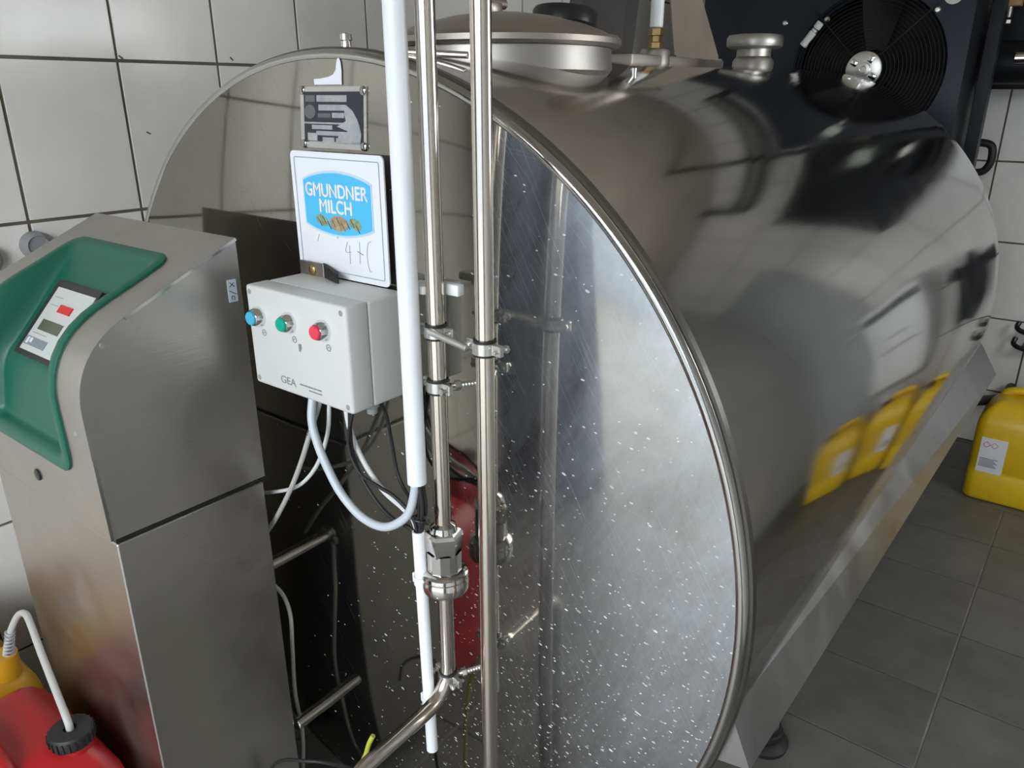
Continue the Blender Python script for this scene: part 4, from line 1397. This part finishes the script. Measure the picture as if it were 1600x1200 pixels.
MB().rod((-0.470, 3.60, 1.815), (-0.470, 3.60, 1.770), 0.012).lathe((-0.470, 3.60, 1.765), (0, 0, -1), [(0.008, 0), (0.014, 0.002), (0.014, 0.014), (0.008, 0.018), (0, 0.018)], 6).build('valve_stem', M_sheet, board)
MB().span((-0.40, 3.610, 1.80), (-0.30, 3.619, 1.88)).build('pale_label', M_round_label, board, smooth=False)
b = MB()
b.tube([(-0.520, 3.70, 1.53), (-0.518, 3.70, 1.46), (-0.515, 3.70, 1.36), (-0.512, 3.70, 1.30)], 0.016, 14, 4)
b.tube([(-0.520, 3.70, 1.325), (-0.480, 3.70, 1.325), (-0.450, 3.70, 1.315), (-0.440, 3.70, 1.285), (-0.442, 3.70, 1.245), (-0.462, 3.70, 1.215), (-0.50, 3.70, 1.21), (-0.54, 3.70, 1.215)], 0.015, 14, 5)
b.lathe((-0.532, 3.70, 1.405), (1, 0, 0), [(0, 0), (0.022, 0), (0.022, 0.035), (0, 0.035)], 16)
b.build('drop_pipe', M_rubber, board)
b = MB()
b.lathe((-0.548, 3.68, 1.31), (0, 0, 1), [(0, 0), (0.026, 0), (0.026, 0.028), (0.020, 0.032), (0.020, 0.05), (0.026, 0.054), (0.026, 0.072), (0, 0.074)], 6)
b.build('brass_valve', M_brass, board, smooth=False)

# refrigerant lines high along the back wall
for k, (z_, y_, r_) in enumerate(((2.335, 3.82, 0.026), (2.40, 3.80, 0.018))):
    o = MB().tube([(-1.30, y_, 2.03), (-1.30, y_, 2.22), (-1.27, y_, z_ - 0.02), (-1.2, y_, z_), (-0.5, y_, z_ + 0.005), (-0.04, y_, z_ + 0.01), (0.02, y_, z_ + 0.03), (0.04, y_, z_ + 0.1), (0.04, y_, CZ - 0.002)], r_, 14, 5).build('insulated_pipe', M_rubber)
    tag(o, ('thick' if k == 0 else 'thinner upper') + ' black insulated pipe running high along the back wall', 'pipe')

# grey caps on the left wall behind the cabinet
for (cy, cz, lb) in ((0.690, 1.196, 'round grey wall socket just left of the washing cabinet'), (0.588, 1.180, 'round grey wall socket at the picture edge, mostly cut off')):
    o = MB().lathe((WX + 0.0005, cy, cz), (1, 0, 0), [(0, 0), (0.030, 0), (0.031, 0.006), (0.029, 0.022), (0.022, 0.026), (0.020, 0.022), (0, 0.022)], 36).build('wall_socket', M_socket)
    tag(o, lb, 'socket', 'grey wall sockets behind the cabinet')

# hose end behind the yellow can, black clips on the back wall
cable('drain_hose', 'short dark hose between tank skirt and yellow jerrycan', 'hose',
      [(-0.40, 3.0, 0.45), (-0.34, 3.12, 0.44), (-0.30, 3.25, 0.40), (-0.27, 3.42, 0.355), (-0.22, 3.56, 0.33), (-0.20, 3.70, 0.30), (-0.20, 3.85, 0.30)], 0.020, M_rubber)
for z_, lb in ((0.575, 'upper black wall clip above the yellow jerrycan'), (0.505, 'lower black wall clip above the yellow jerrycan')):
    t = thing('wall_clip', lb, 'clip', (-0.19, BY, z_), 'black clips on the back wall')
    MB().tube([(-0.225, 3.83, z_ + 0.022), (-0.228, 3.815, z_), (-0.20, 3.80, z_ - 0.012), (-0.155, 3.80, z_ - 0.012), (-0.125, 3.815, z_), (-0.128, 3.83, z_ + 0.022)], 0.010, 10, 5).build('jaw', M_black, t)
    MB().span((-0.195, 3.80, z_ - 0.018), (-0.158, BY - 0.001, z_ - 0.002), 0.002, 1).build('base', M_black, t, smooth=False)

# white wall boiler and a dark apron on the back wall, seen mirrored in the tank
boil = thing('wall_boiler', 'white wall-hung water boiler mirrored in the tank flank', 'boiler', (0.36, 3.75, 0.46))
MB().span((0.17, 3.60, 0.46), (0.51, BY - 0.001, 1.12), 0.05, 4).build('casing', M_white_plastic, boil)
MB().span((0.20, 3.596, 1.02), (0.48, 3.604, 1.075), 0.002, 1).build('dark_strip', M_ink, boil, smooth=False)
b = MB()
for z_, x0_, x1_ in ((0.83, 0.30, 0.38), (0.74, 0.24, 0.44)):
    k = x0_
    while k < x1_:
        b.span((k, 3.598, z_), (k + 0.016, 3.6005, z_ + 0.014))
        k += 0.026
b.build('marking', M_ink, boil, smooth=False)
ap = [(-0.10, 1.00), (-0.13, 0.93), (-0.07, 0.90), (-0.08, 0.72), (-0.05, 0.60), (0.01, 0.63), (0.06, 0.58), (0.09, 0.70), (0.08, 0.90), (0.14, 0.94), (0.10, 1.01), (0.05, 0.96), (0.01, 1.05), (-0.03, 0.97)]
o = MB().prism([(p, 3.842, q) for p, q in ap], (0, 0.03, 0)).build('apron', M_dark, None, smooth=False)
tag(o, 'dark rubber apron hanging on the tiled back wall', 'apron')
# pale hose pair by the grey door
for k, x_ in enumerate((0.925, 0.865)):
    o = MB().tube([(x_, 3.70, 2.15), (x_, 3.70, 1.4), (x_ - 0.004, 3.70, 0.7), (x_ - 0.03, 3.68, 0.25), (x_ - 0.08, 3.60, 0.03), (x_ - 0.20, 3.35, 0.012)], 0.008, 10, 6).build('pale_hose', M_cable_white)
    tag(o, ('outer' if k == 0 else 'inner') + ' pale hose hanging before the grey door', 'hose')
